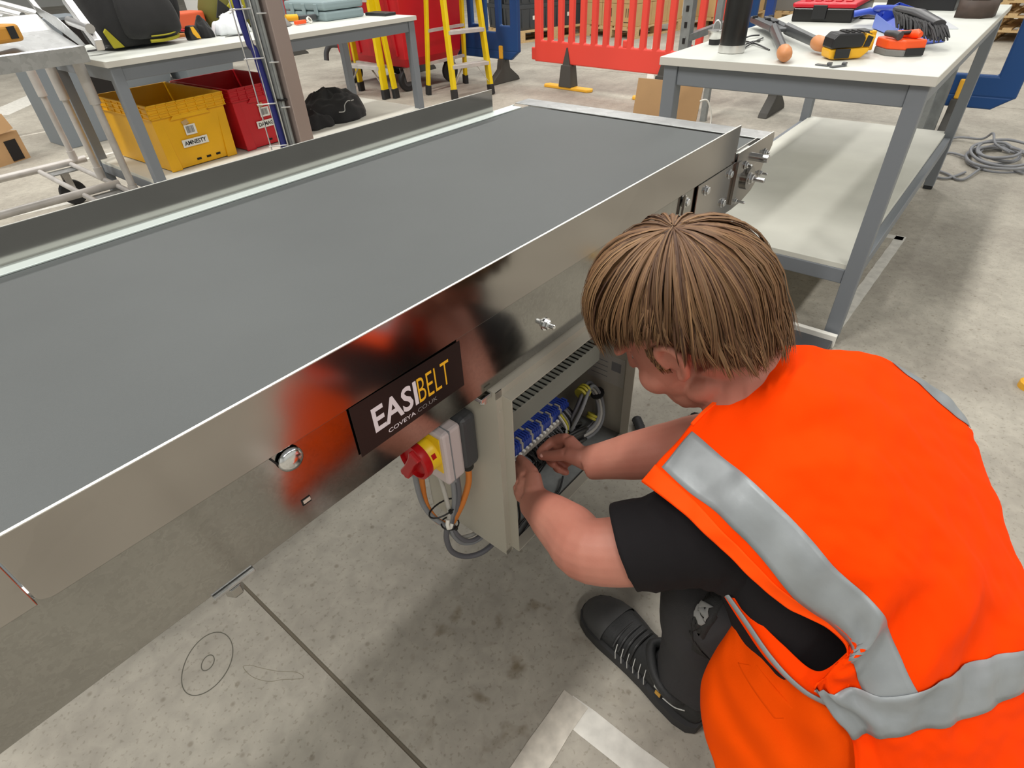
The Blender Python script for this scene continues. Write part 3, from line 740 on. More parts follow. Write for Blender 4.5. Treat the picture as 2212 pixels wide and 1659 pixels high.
# ears: outer rim, bowl and lobe
for s in (-1, 1):
    e = lambda y, z, o: H(s*(0.074+o*0.85), y*0.88+0.004, z*0.92-0.010)
    bd.tube(smooth_path([e(0.012, -0.012, 0.002), e(0.010, 0.012, 0.008), e(-0.004, 0.028, 0.014), e(-0.022, 0.024, 0.019), e(-0.028, 0.004, 0.019), e(-0.021, -0.016, 0.015), e(-0.008, -0.032, 0.008), e(0.004, -0.034, 0.003)], 4), [0.0062]*26+[0.0075]*3, 8)
    bd.sphere(e(-0.010, 0.002, 0.002), (0.006, 0.020, 0.030), 14, 10, HR)
    bd.sphere(e(0.000, -0.033, 0.004), (0.005, 0.008, 0.010), 10, 8, HR)
# neck and trunk core
NB = V3((0.6749, 0.1239, 0.6402))
bd.tube(smooth_path([H(0, -0.020, -0.050), H(0, -0.030, -0.100), NB+Vector((0.0, 0.02, 0.01)), NB+Vector((0.0, -0.05, -0.06))], 5), [0.058]*6+[0.060]*5+[0.075]*5, 20)
trunk = [(0.700, 0.085, 0.640), (0.695, 0.040, 0.560), (0.680, -0.020, 0.470), (0.660, -0.080, 0.370), (0.645, -0.120, 0.280)]
bd.tube(smooth_path(trunk, 4), [(0.05, 0.08)]*3+[(0.07, 0.11)]*14, 24, flat=(0.2, 0.3, 1))
SL = V3((0.5693, 0.1179, 0.5072)); EL = V3((0.4668, 0.2569, 0.4496)); WL = V3((0.5297, 0.4159, 0.3915))
SR = V3((0.9181, -0.0012, 0.4475)); ER = V3((0.7183, 0.1742, 0.5291)); WR = V3((0.6441, 0.3743, 0.4199))
def mix(a, b, t): return a+(b-a)*t
bd.tube(smooth_path([V3(trunk[0]), SL, mix(SL, EL, .5)+Vector((0, -.008, -.01)), EL, mix(EL, WL, .35), mix(EL, WL, .75), WL], 5),
        [0.06]*5+[0.058]*5+[0.054, .053, .052, .051, .050]+[0.049, .0485, .048, .0475, .047]+[0.0465, .045, .043, .041, .039]+[0.036, .034, .032, .031, .030]+[0.029], 20)
bd.tube(smooth_path([V3(trunk[0]), SR, mix(SR, ER, .5), ER, mix(ER, WR, .35), mix(ER, WR, .75), WR], 5),
        [0.05]*5+[0.052]*5+[0.054, .053, .052, .051, .050]+[0.050, .050, .050, .050, .049]+[0.048, .047, .045, .043, .041]+[0.038, .036, .034, .033, .032]+[0.031], 20)
# hands: metacarpals and three-jointed fingers
def hand(wr, fingers, thumb):
    for i, f in enumerate(fingers):
        k = [V3(p) for p in f]
        bd.tube([wr, mix(wr, k[0], .5), k[0]], [0.016, 0.0145, 0.0125], 10)
        rs = [0.0112, 0.0098, 0.0090, 0.0078] if i < 3 else [0.0098, 0.0084, 0.0078, 0.0068]
        pts = smooth_path(k, 3); m = len(pts)-1
        bd.tube(pts, [rs[min(3, int(3*j/m+0.01))] for j in range(m+1)], 10); bd.sphere(k[-1], rs[3]*1.02, 10, 8)
    k = [V3(p) for p in thumb]
    bd.tube([wr, k[0], k[1]], [0.018, 0.0175, 0.0135], 12); bd.tube(k[1:], [0.0125]+[0.0112]*(len(k)-3)+[0.0092], 10); bd.sphere(k[-1], 0.0092, 10, 8)
R_f = [[(0.6508, 0.4266, 0.4458), (0.6494, 0.4549, 0.4273), (0.6318, 0.4639, 0.4175), (0.6175, 0.4665, 0.4139)],
       [(0.6528, 0.4296, 0.4258), (0.6547, 0.4628, 0.3902), (0.6409, 0.4606, 0.3797), (0.6313, 0.4438, 0.3840)],
       [(0.6568, 0.4276, 0.4068), (0.6581, 0.4539, 0.3698), (0.6457, 0.4473, 0.3635), (0.6365, 0.4333, 0.3721)],
       [(0.6604, 0.4190, 0.3917), (0.6584, 0.4396, 0.3629), (0.6477, 0.4343, 0.3595), (0.6417, 0.4216, 0.3674)]]
R_t = [(0.6344, 0.3906, 0.4322), (0.6255, 0.4131, 0.4342), (0.6177, 0.4366, 0.4217), (0.6138, 0.4594, 0.4124)]
hand(WR, R_f, R_t)
L_f = [[(0.5475, 0.4475, 0.4191), (0.5633, 0.4742, 0.4081), (0.5773, 0.4877, 0.4004), (0.5937, 0.4932, 0.3884)],
       [(0.5410, 0.4513, 0.4077), (0.5608, 0.4784, 0.3927), (0.5766, 0.4911, 0.3863), (0.5944, 0.4966, 0.3756)],
       [(0.5357, 0.4519, 0.3948), (0.5606, 0.4778, 0.3757), (0.5768, 0.4898, 0.3691), (0.5919, 0.4929, 0.3620)],
       [(0.5332, 0.4504, 0.3830), (0.5521, 0.4692, 0.3684), (0.5674, 0.4804, 0.3602), (0.5808, 0.4821, 0.3551)]]
L_t = [(0.5381, 0.4196, 0.4192), (0.5566, 0.4355, 0.4262), (0.5685, 0.4616, 0.4238), (0.5781, 0.4822, 0.4178)]
hand(WL, L_f, L_t)
# legs inside the trousers
HPL = Vector((0.585, -0.090, 0.275)); KL = V3((0.6045, 0.1022, 0.3002)); AL = V3((0.575, 0.085, 0.085))
HPR = Vector((0.715, -0.150, 0.275)); KR = Vector((0.88, 0.17, 0.40)); AR = Vector((0.93, -0.02, 0.085))
for h, k, a in ((HPL, KL, AL), (HPR, KR, AR)):
    bd.tube(smooth_path([V3(trunk[4]), h, mix(h, k, .5), k, mix(k, a, .5), a], 4), [0.075]*4+[0.072]*4+[0.062]*4+[0.052]*4+[0.045]*4+[0.036], 16)
bd.build('body', 'skin', per, w=True, remesh=0.0032, relax=3)
for k, f in enumerate([R_f[0], L_f[0]]):
    pass
nl = MB()
tt_ = V3(R_t[-1]); nl.sphere(tt_+Vector((-0.004, -0.004, 0.0065)), (0.006, 0.005, 0.003), 10, 6); nl.build('thumb_nail', 'nail', per, w=True, smooth=60)
for s in (-1, 1):
    eo = MB().sphere(HF(s*0.031, 0.070, -0.004), 0.0115, 14, 10).build('eye', 'eye_white', per, w=True, smooth=60)
    MB().sphere(HF(s*0.031, 0.0795, -0.006), 0.0045, 10, 8).build('iris', 'leather_brown', eo, w=True, smooth=60)

# hair: scalp cap plus combed locks running out from the crown
K = Vector((0.0, -0.50, 0.866)); E1 = Vector((0.0, 0.866, 0.50)); E2 = Vector((1, 0, 0))   # head-frame: crown axis, towards forehead, towards left
NECK = (V3((0.6749, 0.1239, 0.6402))-H(0, -0.02, -0.04)).normalized()
def amax(ph):
    """how far the hair reaches from the crown, in degrees, by direction"""
    d = math.degrees(ph) % 360
    d = d if d <= 180 else 360-d
    tab = [(0, 112), (20, 114), (45, 112), (68, 104), (85, 97), (97, 93), (105, 97), (112, 112), (126, 121), (148, 127), (180, 128)]
    for (a, x), (b, y) in zip(tab, tab[1:]):
        if a <= d <= b: return x+(y-x)*(d-a)/(b-a)
    return 120
def scalp(al, ph, lift):
    # beyond the widest part the hair hangs off the head instead of curling under; at the nape it follows the neck
    wb_ = max(0.0, min(1.0, (-math.cos(ph)-0.30)/0.45)); a1 = 104-16*wb_; kc = 0.42-0.34*wb_
    if al > a1:
        b_ = al-a1; p0 = scalp1(a1+b_*kc, ph, lift); tg = (scalp1(a1, ph, lift)-scalp1(a1-4, ph, lift)).normalized()
        tg = (tg*(1-0.68*wb_)+NECK*(0.68*wb_)).normalized()
        return p0+tg*(math.radians(b_)*(1-kc)*0.10)
    return scalp1(al, ph, lift)
def scalp1(al, ph, lift):
    a = math.radians(al); d = K*math.cos(a)+(E1*math.cos(ph)+E2*math.sin(ph))*math.sin(a)
    rx, ry, rz = 0.076+lift, 0.098+lift, 0.092+lift
    r = 1/math.sqrt((d.x/rx)**2+(d.y/ry)**2+(d.z/rz)**2)
    p = d*r+Vector((0, -0.012, 0.032))
    return H(p.x, p.y, p.z)
cap = MB(); rings = []
for i in range(1, 15):
    rings.append([scalp(amax(2*math.pi*j/48)*0.97*i/14, 2*math.pi*j/48, 0.010+0.006*math.sin(math.pi*i/14)) for j in range(48)])
cap.loft(rings, True, False); cap.add([scalp(0, 0, 0.010)]+rings[0], [(0, 1+(j+1) % 48, 1+j) for j in range(48)])
ha = cap.build('hair', 'hair_brown', per, w=True, smooth=180)
at = ha.data.color_attributes.new('tint', 'FLOAT_COLOR', 'POINT')
for i in range(len(ha.data.vertices)): at.data[i].color = (*S(92, 64, 44), 1)
rh = random.Random(11); lk = MB(); tints = []
shades = [S(132, 99, 68), S(114, 83, 55), S(100, 69, 45), S(84, 56, 37), S(146, 113, 78), S(70, 45, 30), S(120, 88, 58)]
NL = 700; NS = 9
for k in range(NL):
    # one clump: neighbouring strands share a path and drift apart towards the ends
    ph0 = 2*math.pi*(k*0.61803 % 1)+rh.uniform(-.05, .05)
    a00 = rh.uniform(10, 76) if k % 4 else rh.uniform(3, 16)
    am0 = amax(ph0)*rh.uniform(0.86, 1.03)
    if a00 > am0-22: a00 = am0-rh.uniform(28, 70)
    swirl = rh.uniform(-0.16, 0.16)+0.12*math.sin(3*ph0+1)
    up0 = rh.uniform(0.010, 0.023)*(1+0.25*mnoise.noise(Vector((math.cos(ph0)*1.6, math.sin(ph0)*1.6, a00*0.03))))
    sh0 = rh.choice(shades); cw = rh.uniform(0.010, 0.030)
    flick = rh.uniform(-0.006, 0.010)
    for m_ in range(NS):
        g_ = rh.gauss(0, 1); ph = ph0; w0 = rh.uniform(0.0006, 0.0014); a0 = a00+rh.uniform(-3, 3); am = am0+rh.uniform(-5, 3)
        ns = 9; pts = []; front = max(0.0, math.cos(ph)); back = max(0.0, -math.cos(ph)); e_ = rh.uniform(-.003, .004)
        for q in range(ns+1):
            t_ = q/ns; al = a0+(am-a0)*t_
            lift = up0*(0.55+0.75*math.sin(min(1, t_*1.15)*math.pi*0.62))+0.012*front*t_+0.004*back*t_+e_*t_
            if t_ > 0.8: lift += (t_-0.8)*5*flick*0.5-(t_-0.8)*0.030*(1-front*0.7)
            spread = g_*cw*(0.35+0.65*t_-0.45*t_*t_*t_)/max(0.25, math.sin(math.radians(min(110, max(20, al)))))
            pts.append(scalp(al, ph+swirl*t_*t_+spread*1.6+0.015*math.sin(t_*5+k)*t_, max(0.006, lift)))
        o = len(lk.v); f_ = rh.uniform(0.78, 1.15); s2 = rh.choice(shades); sh1 = tuple(0.45*a_+0.55*b_ for a_, b_ in zip(sh0, s2))
        for q in range(ns+1):
            t3 = (pts[min(q+1, ns)]-pts[max(q-1, 0)]).normalized(); nr = (pts[q]-H(0, -0.012, 0.032)).normalized(); sd = t3.cross(nr).normalized()
            w = w0*(0.6+0.5*math.sin(math.pi*min(1, q/ns+0.25)))*(1 if q < ns else 0.12)
            lk.v += [tuple(pts[q]-sd*w), tuple(pts[q]+nr*w*0.8), tuple(pts[q]+sd*w)]
            g = f_*(1.0-0.15*(q/ns)); tints += [tuple(min(1, c*g) for c in sh1)]*3  # strand colour darkens to its tip, painting shade low on the head
        for q in range(ns):
            a = o+3*q; lk.f += [(a, a+1, a+4, a+3), (a+1, a+2, a+5, a+4)]
lo = lk.build('hair_locks', 'hair_brown', ha, w=True, smooth=180, fix=False)
at = lo.data.color_attributes.new('tint', 'FLOAT_COLOR', 'POINT')
at.data.foreach_set('color', [x for c in tints for x in (*c, 1.0)])
# sideburn in front of the ear and stubble on the chin
sb = MB(); tints = []
for k in range(110):
    y = rh.uniform(0.012, 0.030); z0 = rh.uniform(-0.014, 0.014)
    p = [H(0.073-0.05*(y-0.012), y, z0), H(0.0755-0.10*(y-0.012), y+0.003, z0-0.010), H(0.070-0.15*(y-0.012), y+0.006, z0-0.022)]
    sb.tube(p, [0.0011, 0.001, 0.0003], 4); sh = rh.choice(shades); tints += [sh]*12
so = sb.build('sideburn', 'hair_brown', ha, w=True, smooth=180)
at = so.data.color_attributes.new('tint', 'FLOAT_COLOR', 'POINT'); at.data.foreach_set('color', [x for c in tints for x in (*c, 1.0)])

# t-shirt: trunk and two short sleeves
ts = MB()
rg = []
RV = Vector((0.82, -0.57, 0.0)).normalized()
for c, a, b, ax in (((0.705, 0.105, 0.668), 0.090, 0.060, (0.15, .75, .65)), ((0.690, 0.085, 0.620), 0.120, 0.075, (0.1, .7, .7)), ((0.680, 0.045, 0.550), 0.160, 0.090, (0.1, .62, .78)),
                    ((0.672, -0.015, 0.470), 0.175, 0.105, (0.1, .55, .83)), ((0.655, -0.070, 0.380), 0.165, 0.105, (0.1, .5, .86)), ((0.645, -0.110, 0.290), 0.170, 0.110, (0.1, .4, .9))):
    axv = Vector(ax).normalized(); r1 = (RV-axv*RV.dot(axv)).normalized(); r2 = axv.cross(r1)
    rg.append([V3(c)+r1*(a*math.copysign(abs(math.cos(q*math.pi/18))**0.8, math.cos(q*math.pi/18)))+r2*(b*math.copysign(abs(math.sin(q*math.pi/18))**0.8, math.sin(q*math.pi/18))) for q in range(36)])
ts.loft(rg)
tsh = ts.build('tshirt', 'tshirt', per, w=True, smooth=180, sub=1)
def sleeve(path, radii, nm):
    pts = smooth_path(path, 6); m = len(pts)-1; rr_ = []
    for j in range(m+1):
        x = j/m*(len(radii)-1); i = min(len(radii)-2, int(x)); r = radii[i]+(radii[i+1]-radii[i])*(x-i)
        rr_.append(r*(1+0.012*math.sin(j*1.9)))
    mb_ = MB().tube(pts, rr_, 32, caps=False)
    # small gathered folds
    vs = []
    for v in mb_.v:
        q = Vector(v); n_ = mnoise.noise(q*26)*0.0045+mnoise.noise(q*60)*0.0015; vs.append(tuple(q+Vector((n_, n_*0.6, n_))))
    mb_.v = vs
    return mb_.build(nm, 'tshirt', tsh, w=True, smooth=180, solid=0.0025)
sleeve([(0.6117, 0.0145, 0.4377), (0.5894, 0.0834, 0.4817), (0.5583, 0.1352, 0.4946), (0.5271, 0.1761, 0.4819), (0.4925, 0.2173, 0.4613)], [0.085, 0.080, 0.074, 0.070, 0.064], 'sleeve')
sleeve([SR, mix(SR, ER, .35), mix(SR, ER, .7), mix(SR, ER, 0.97)], [0.075, 0.074, 0.07, 0.062], 'sleeve')

# trousers and work shoes
tz = MB()
tz.tube(smooth_path([Vector((0.64, -0.12, 0.30)), HPL, mix(HPL, KL, .5), KL+Vector((0, .006, .0)), mix(KL, AL, .45), mix(KL, AL, .8), mix(KL, AL, .97)], 4),
        [0.10]*4+[0.092]*4+[0.082]*4+[0.072]*4+[0.066]*4+[0.066]*4+[0.068], 24)
tz.tube(smooth_path([Vector((0.64, -0.12, 0.30)), HPR, mix(HPR, KR, .5), KR, mix(KR, AR, .5), mix(KR, AR, .97)], 4), [0.10]*4+[0.092]*4+[0.08]*4+[0.072]*4+[0.068]*4+[0.068], 24)
tz.sphere((0.645, -0.135, 0.285), (0.14, 0.12, 0.12), 20, 12)
vs = []
for v in tz.v:
    q = Vector(v); n_ = mnoise.noise(q*17)*0.008+mnoise.noise(q*38)*0.004; vs.append(tuple(q+Vector((n_*0.7, n_, n_*0.6))))
tz.v = vs
tro = tz.build('trousers', 'trouser', per, w=True, remesh=0.006, relax=2)
def patch(c, ex, ey, poly, nm, m, off):
    """flat cut-out laid on the trouser leg"""
    c, ex, ey = V3(c), V3(ex), V3(ey); n_ = len(poly); rows = []
    for k in range(1, 7): rows.append([c+ex*(x*k/6)+ey*(y*k/6) for x, y in poly])
    mb_ = MB().loft(rows, True, False); mb_.add([c]+rows[0], [(0, 1+(q+1) % n_, 1+q) for q in range(n_)])
    o = mb_.build(nm, m, tro, w=True, smooth=180)
    md = o.modifiers.new('lie_on', 'SHRINKWRAP'); md.target = tro; md.offset = off; md.wrap_method = 'NEAREST_SURFACEPOINT'; md.wrap_mode = 'OUTSIDE_SURFACE'
    md2 = o.modifiers.new('thickness', 'SOLIDIFY'); md2.thickness = 0.0012; md2.offset = 1
    return o
rp = random.Random(8)
patch((0.5483, 0.0943, 0.3283), (0.064, -0.030, -0.02), (0.015, 0.010, 0.075), [(math.cos(q*math.pi/12)*(0.9+0.12*math.sin(3*q)), math.sin(q*math.pi/12)) for q in range(24)], 'knee_patch', 'trouser_patch', 0.001)
patch((0.5512, 0.0963, 0.3410), (0.022, -0.016, -0.012), (0.006, 0.002, 0.012), [(math.cos(q*math.pi/12)*rp.uniform(0.6, 1.1), math.sin(q*math.pi/12)*rp.uniform(0.55, 1.1)) for q in range(24)], 'paint_smear', 'stone_grey', 0.0028)
def shoe(heel, toe, side, lab=None):
    heel, toe = V3(heel), V3(toe); f = (toe-heel).normalized(); L_ = (toe-heel).length; s = Vector((f.y, -f.x, 0)); z = Vector((0, 0, 1))
    sec = [(0.00, 0.018, 0.060, 0.0), (0.04, 0.030, 0.088, 0.0), (0.12, 0.037, 0.100, 0.0), (0.25, 0.038, 0.104, 0.0), (0.38, 0.038, 0.098, 0.002), (0.50, 0.041, 0.084, 0.004), (0.62, 0.046, 0.072, 0.006), (0.74, 0.050, 0.064, 0.006), (0.85, 0.047, 0.060, 0.003), (0.93, 0.038, 0.052, 0.0), (0.98, 0.024, 0.042, 0.0), (1.0, 0.008, 0.034, 0.0)]
    up_r, so_r = [], []
    for x, w, h, o in sec:
        c = heel+f*(L_*x)+s*(o*side)
        up_r.append([c+s*(w*math.copysign(abs(math.cos(a))**0.75, math.cos(a)))+z*(0.022+(h-0.022)*max(0, math.sin(a))**0.8) for a in [math.pi*q/12 for q in range(13)]])
        so_r.append([c+s*(sx*(w+0.006))+z*zz for sx, zz in ((-1, 0.004), (-1.0, 0.030), (-0.4, 0.032), (0.4, 0.032), (1.0, 0.030), (1, 0.004), (0.8, 0.0), (-0.8, 0.0))])
    root = MB().loft(so_r).build('shoe', 'shoe_sole', per, w=True, smooth=40, label=lab)
    MB().loft(up_r).build('upper', 'shoe_black', root, w=True, smooth=180, sub=1)
    P = lambda x, y, zz: heel+f*(L_*x)+s*y+z*zz
    tc_ = [up_r[k] for k in (7, 8, 9, 10, 11)]; tcap = [[p+(p-(heel+f*(L_*sec[7+i][0])+z*0.03))*0.04 for p in r] for i, r in enumerate(tc_)]
    MB().loft(tcap, False, False).build('toe_cap', 'shoe_toe', root, w=True, smooth=180)
    MB().tube(smooth_path([P(0.14, 0.036, 0.085), P(0.14, -0.036, 0.085), P(0.30, -0.040, 0.097), P(0.44, 0.0, 0.10), P(0.30, 0.040, 0.097)], 6, True), 0.010, 8, closed=True).build('collar', 'shoe_black', root, w=True, smooth=180)
    for k in range(4):
        x = 0.50+0.045*k
        MB().tube(smooth_path([P(x, 0.042, 0.052), P(x+0.01, 0.020, 0.082-0.005*k), P(x+0.01, -0.020, 0.082-0.005*k), P(x, -0.042, 0.052)], 5), 0.0028, 6).build('lace', 'wire_black', root, w=True, smooth=60)
    for k in range(6):
        x = 0.36+0.045*k; sg = -side
        yy = [0.042, 0.0415, 0.042, 0.044, 0.046, 0.048][k]
        MB().tube([P(x, sg*(yy+0.0015), 0.036), P(x+0.012, sg*(yy-0.0005), 0.052), P(x+0.026, sg*(yy-0.010), 0.066)], 0.0009, 5).build('stitching', 'stitch', root, w=True)
    MB().tube(smooth_path([P(0.08, -side*0.037, 0.075), P(0.14, -side*0.0405, 0.060), P(0.22, -side*0.041, 0.052)], 5), 0.0013, 5).build('reflective_trim', 'stitch', root, w=True)
    MB().obox(P(0.26, -side*0.0400, 0.046), f*0.006, s*0.0012, z*0.005).build('logo_patch', 'orange_stain', root, w=True)
    for k in range(5):
        MB().obox(P(0.235+0.012*k, -side*0.0405, 0.064+0.003*(k % 2)), f*0.0035, s*0.0010, z*(0.004+0.001*(k % 2))).build('logo_mark', 'stitch', root, w=True)
    return root
shoe((0.549, 0.040, 0), (0.622, 0.340, 0), 1, 'scuffed black work shoe with grey side stitching')
shoe((0.915, -0.06, 0), (0.975, 0.235, 0), -1)

# hi-vis vest: back panel as a draped surface
VG = [
 [(0.5195, 0.2173, 0.5824), (0.6065, 0.1895, 0.6443), (0.6513, 0.1547, 0.7048), (0.7024, 0.1267, 0.7429), (0.7840, 0.0830, 0.7128), (0.8578, 0.0235, 0.6783), (0.9184, -0.0580, 0.6205), (0.9190, -0.1165, 0.5721)],
 [(0.4958, 0.1487, 0.5914), (0.5566, 0.1232, 0.6459), (0.5991, 0.0866, 0.6978), (0.6453, 0.0571, 0.7183), (0.7092, 0.0202, 0.7011), (0.7771, -0.0270, 0.6629), (0.8414, -0.0840, 0.6130), (0.9065, -0.1284, 0.5662)],
 [(0.4810, 0.0779, 0.5747), (0.5191, 0.0545, 0.6334), (0.5598, 0.0251, 0.6730), (0.6052, -0.0047, 0.6844), (0.6587, -0.0377, 0.6685), (0.7236, -0.0790, 0.6323), (0.7955, -0.1307, 0.5779), (0.8648, -0.1762, 0.5180)],
 [(0.4820, 0.0022, 0.5369), (0.5087, -0.0156, 0.5970), (0.5434, -0.0426, 0.6247), (0.5819, -0.0701, 0.6313), (0.6391, -0.1057, 0.6087), (0.6994, -0.1459, 0.5689), (0.7707, -0.1935, 0.5174), (0.8250, -0.2342, 0.4550)],
 [(0.5029, -0.0767, 0.4994), (0.5175, -0.0848, 0.5396), (0.5433, -0.1047, 0.5645), (0.5760, -0.1306, 0.5668), (0.6249, -0.1637, 0.5462), (0.6807, -0.2028, 0.5030), (0.7356, -0.2473, 0.4542), (0.8009, -0.2931, 0.3902)],
 [(0.4747, -0.0667, 0.4279), (0.4841, -0.0990, 0.4460), (0.5059, -0.1345, 0.4540), (0.5452, -0.1672, 0.4652), (0.5981, -0.2013, 0.4559), (0.6586, -0.2358, 0.4373), (0.7282, -0.2783, 0.4048), (0.8054, -0.3295, 0.3479)],
 [(0.4755, -0.1229, 0.3753), (0.4840, -0.1406, 0.3949), (0.5015, -0.1657, 0.4074), (0.5324, -0.1986, 0.4101), (0.5853, -0.2340, 0.3996), (0.6520, -0.2726, 0.3838), (0.7244, -0.3150, 0.3540), (0.8043, -0.3664, 0.2996)],
 [(0.4613, -0.1559, 0.3028), (0.4739, -0.1800, 0.3193), (0.4990, -0.2113, 0.3341), (0.5345, -0.2469, 0.3309), (0.5871, -0.2804, 0.3300), (0.6544, -0.3214, 0.3127), (0.7224, -0.3644, 0.2863), (0.8005, -0.4144, 0.2393)],
 [(0.4421, -0.1949, 0.2268), (0.4527, -0.2210, 0.2398), (0.4760, -0.2547, 0.2508), (0.5148, -0.2891, 0.2519), (0.5707, -0.3218, 0.2548), (0.6398, -0.3580, 0.2515), (0.7105, -0.4004, 0.2281), (0.7876, -0.4527, 0.1784)]]
VG = [[V3(p) for p in r] for r in VG]
# the panel carries on round the right-hand side, away from view
for i, r in enumerate(VG):
    e = r[-1]-r[-2]
    r.append(r[-1]+Vector((0.045, 0.030, -0.030))); r.append(r[-1]+Vector((0.020, 0.055, -0.030)))
NR, NC = len(VG), len(VG[0])
def vraw(s, t):
    s = max(0, min(NR-1, s)); t = max(0, min(NC-1, t))
    i = min(NR-2, int(s)); j = min(NC-2, int(t)); fs_, ft = s-i, t-j
    g = lambda a, b: VG[max(0, min(NR-1, a))][max(0, min(NC-1, b))]
    col = [crom(*[g(a, b) for b in (j-1, j, j+1, j+2)], ft) for a in (i-1, i, i+1, i+2)]
    return crom(*col, fs_)
def fold(s, t):
    """drape: pulls fanning from the armpit and soft creases across the back"""
    f = 0.0
    d = math.hypot(s-4.6, (t-0.2)*0.9); a = math.atan2(s-4.6, t-0.2)
    f += 0.0075*math.sin(a*9+0.5)*math.exp(-d*0.55)*min(1, d*1.5)
    f += 0.0075*math.sin(s*5.2-t*1.3+0.8)*math.exp(-((t-2.6)/1.6)**2)*math.exp(-((s-1.3)/0.9)**2)
    f += 0.0080*math.sin(s*3.0+t*2.1)*math.exp(-((s-4.5)/0.8)**2)
    f += 0.0030*math.sin(t*6.5+s*3.2)*math.exp(-((s-5.4)/0.7)**2)
    f += 0.0055*mnoise.noise(Vector((s*1.3, t*1.1, 0.3)))+0.0028*mnoise.noise(Vector((s*3.7, t*3.1, 2.3)))
    return f
def vn(s, t):
    e = 0.03; return (vraw(s+e, t)-vraw(s-e, t)).cross(vraw(s, t+e)-vraw(s, t-e)).normalized()
CAMD = Vector((0, 0, 1.18))
_n = vn(3, 3); VS = 1 if _n.dot(Vector((-0.6, -0.5, 0.6))) > 0 else -1
def vest(s, t, off=0.0): return vraw(s, t)+vn(s, t)*VS*(fold(s, t)+off)
def surf(f, s0, s1, ns, t0, t1, nt):
    vs = [f(s0+(s1-s0)*i/ns, t0+(t1-t0)*j/nt) for i in range(ns+1) for j in range(nt+1)]
    return MB().add(vs, [(i*(nt+1)+j, i*(nt+1)+j+1, (i+1)*(nt+1)+j+1, (i+1)*(nt+1)+j) for i in range(ns) for j in range(nt)])
vst = surf(lambda s, t: vest(s, t), 0, NR-1, 110, 0, NC-1, 110).build('hi_vis_vest', 'hivis_orange', per, w=True, smooth=180, solid=0.0022, label='bright orange high visibility vest with grey reflective bands')
def strip(a, b, nm, m, off=0.0016, n=60, k=8, par=None, th=0.0008, f=None):
    """band between two curves given in panel coordinates"""
    f = f or vest
    sp = lambda c, x: crom(*[Vector((*c[max(0, min(len(c)-1, i))], 0)) for i in (int(x)-1, int(x), int(x)+1, int(x)+2)], x-int(x))
    g = []
    for i in range(n+1):
        pa = sp(a, min(len(a)-1.0001, i/n*(len(a)-1))); pb = sp(b, min(len(b)-1.0001, i/n*(len(b)-1)))
        g.append([f(*(pa+(pb-pa)*(j/k)).xy, off) for j in range(k+1)])
    return MB().loft(g, False, False).build(nm, m, par or vst, w=True, smooth=180, solid=th)
strip([(0.2, 0.9), (0.867, 1.0), (1.6, 1.167), (2.5, 1.267), (3.4, 1.267), (4.067, 1.5), (4.567, 2.167), (5.2, 2.733)], [(0.2, 0.367), (0.9, 0.367), (1.633, 0.467), (2.6, 0.433), (3.433, 0.2), (4.0, 0.133), (4.667, 1.033), (5.0, 1.4)], 'reflective_band', 'retro_tape')
strip([(5.0, 0.0), (4.98, 1), (4.97, 2), (4.97, 3), (4.98, 4), (5.0, 5), (5.0, 6), (5.0, 7), (5, 8)], [(6.0, 0.0), (6.0, 1), (6.0, 2), (6.0, 3), (6, 4), (6, 5), (6, 6), (6, 7), (6, 8)], 'reflective_band', 'retro_tape', off=0.0030)
strip([(0.033, 5.2), (0.2, 5.567), (0.467, 6.167), (0.6, 6.9)], [(0.0, 5.667), (0.0, 6.033), (0.0, 6.367), (0.0, 6.8)], 'reflective_band', 'retro_tape')
strip([(0, 0.02), (1, 0.02), (2, 0.02), (3, 0.02), (4, 0.02)], [(0, 0.34), (1, 0.33), (2, 0.32), (3, 0.30), (4, 0.30)], 'armhole_binding', 'hivis_binding', off=0.0014, n=70)
# side strip that closes the armhole, with its grey edging
sg = [[V3(p) for p in r] for r in (
 [(0.5253, 0.0825, 0.4589), (0.5133, 0.0374, 0.4502), (0.4996, -0.0155, 0.4414), (0.4934, -0.0613, 0.4378), (0.5080, -0.0795, 0.4859)],
 [(0.5223, 0.0836, 0.4569), (0.5093, 0.0394, 0.4397), (0.4907, -0.0110, 0.4283), (0.4813, -0.0585, 0.4201), (0.4905, -0.1008, 0.4345)],
 [(0.5215, 0.0839, 0.4531), (0.5061, 0.0392, 0.4266), (0.4864, -0.0098, 0.4088), (0.4796, -0.0617, 0.3994), (0.4862, -0.1102, 0.3980)])]
def gsurf(G):
    nr, nc = len(G), len(G[0])
    def f(s, t, off=0.0):
        i = min(nr-2, int(s)); j = min(nc-2, int(t))
        g = lambda a, b: G[max(0, min(nr-1, a))][max(0, min(nc-1, b))]
        p = crom(*[crom(*[g(a, b) for b in (j-1, j, j+1, j+2)], t-j) for a in (i-1, i, i+1, i+2)], s-i)
        return p+(CAMD-p).normalized()*off
    return f
sf = gsurf(sg)
surf(sf, 0, 2, 12, 0, 4, 48).build('side_panel', 'hivis_orange', vst, w=True, smooth=180, solid=0.002)
MB().tube([sf(1.0+0.75*min(1, t/30), 4*t/40, 0.004) for t in range(41)], [(0.0055, 0.002)]*41, 8).build('reflective_edging', 'retro_tape', vst, w=True, smooth=180)
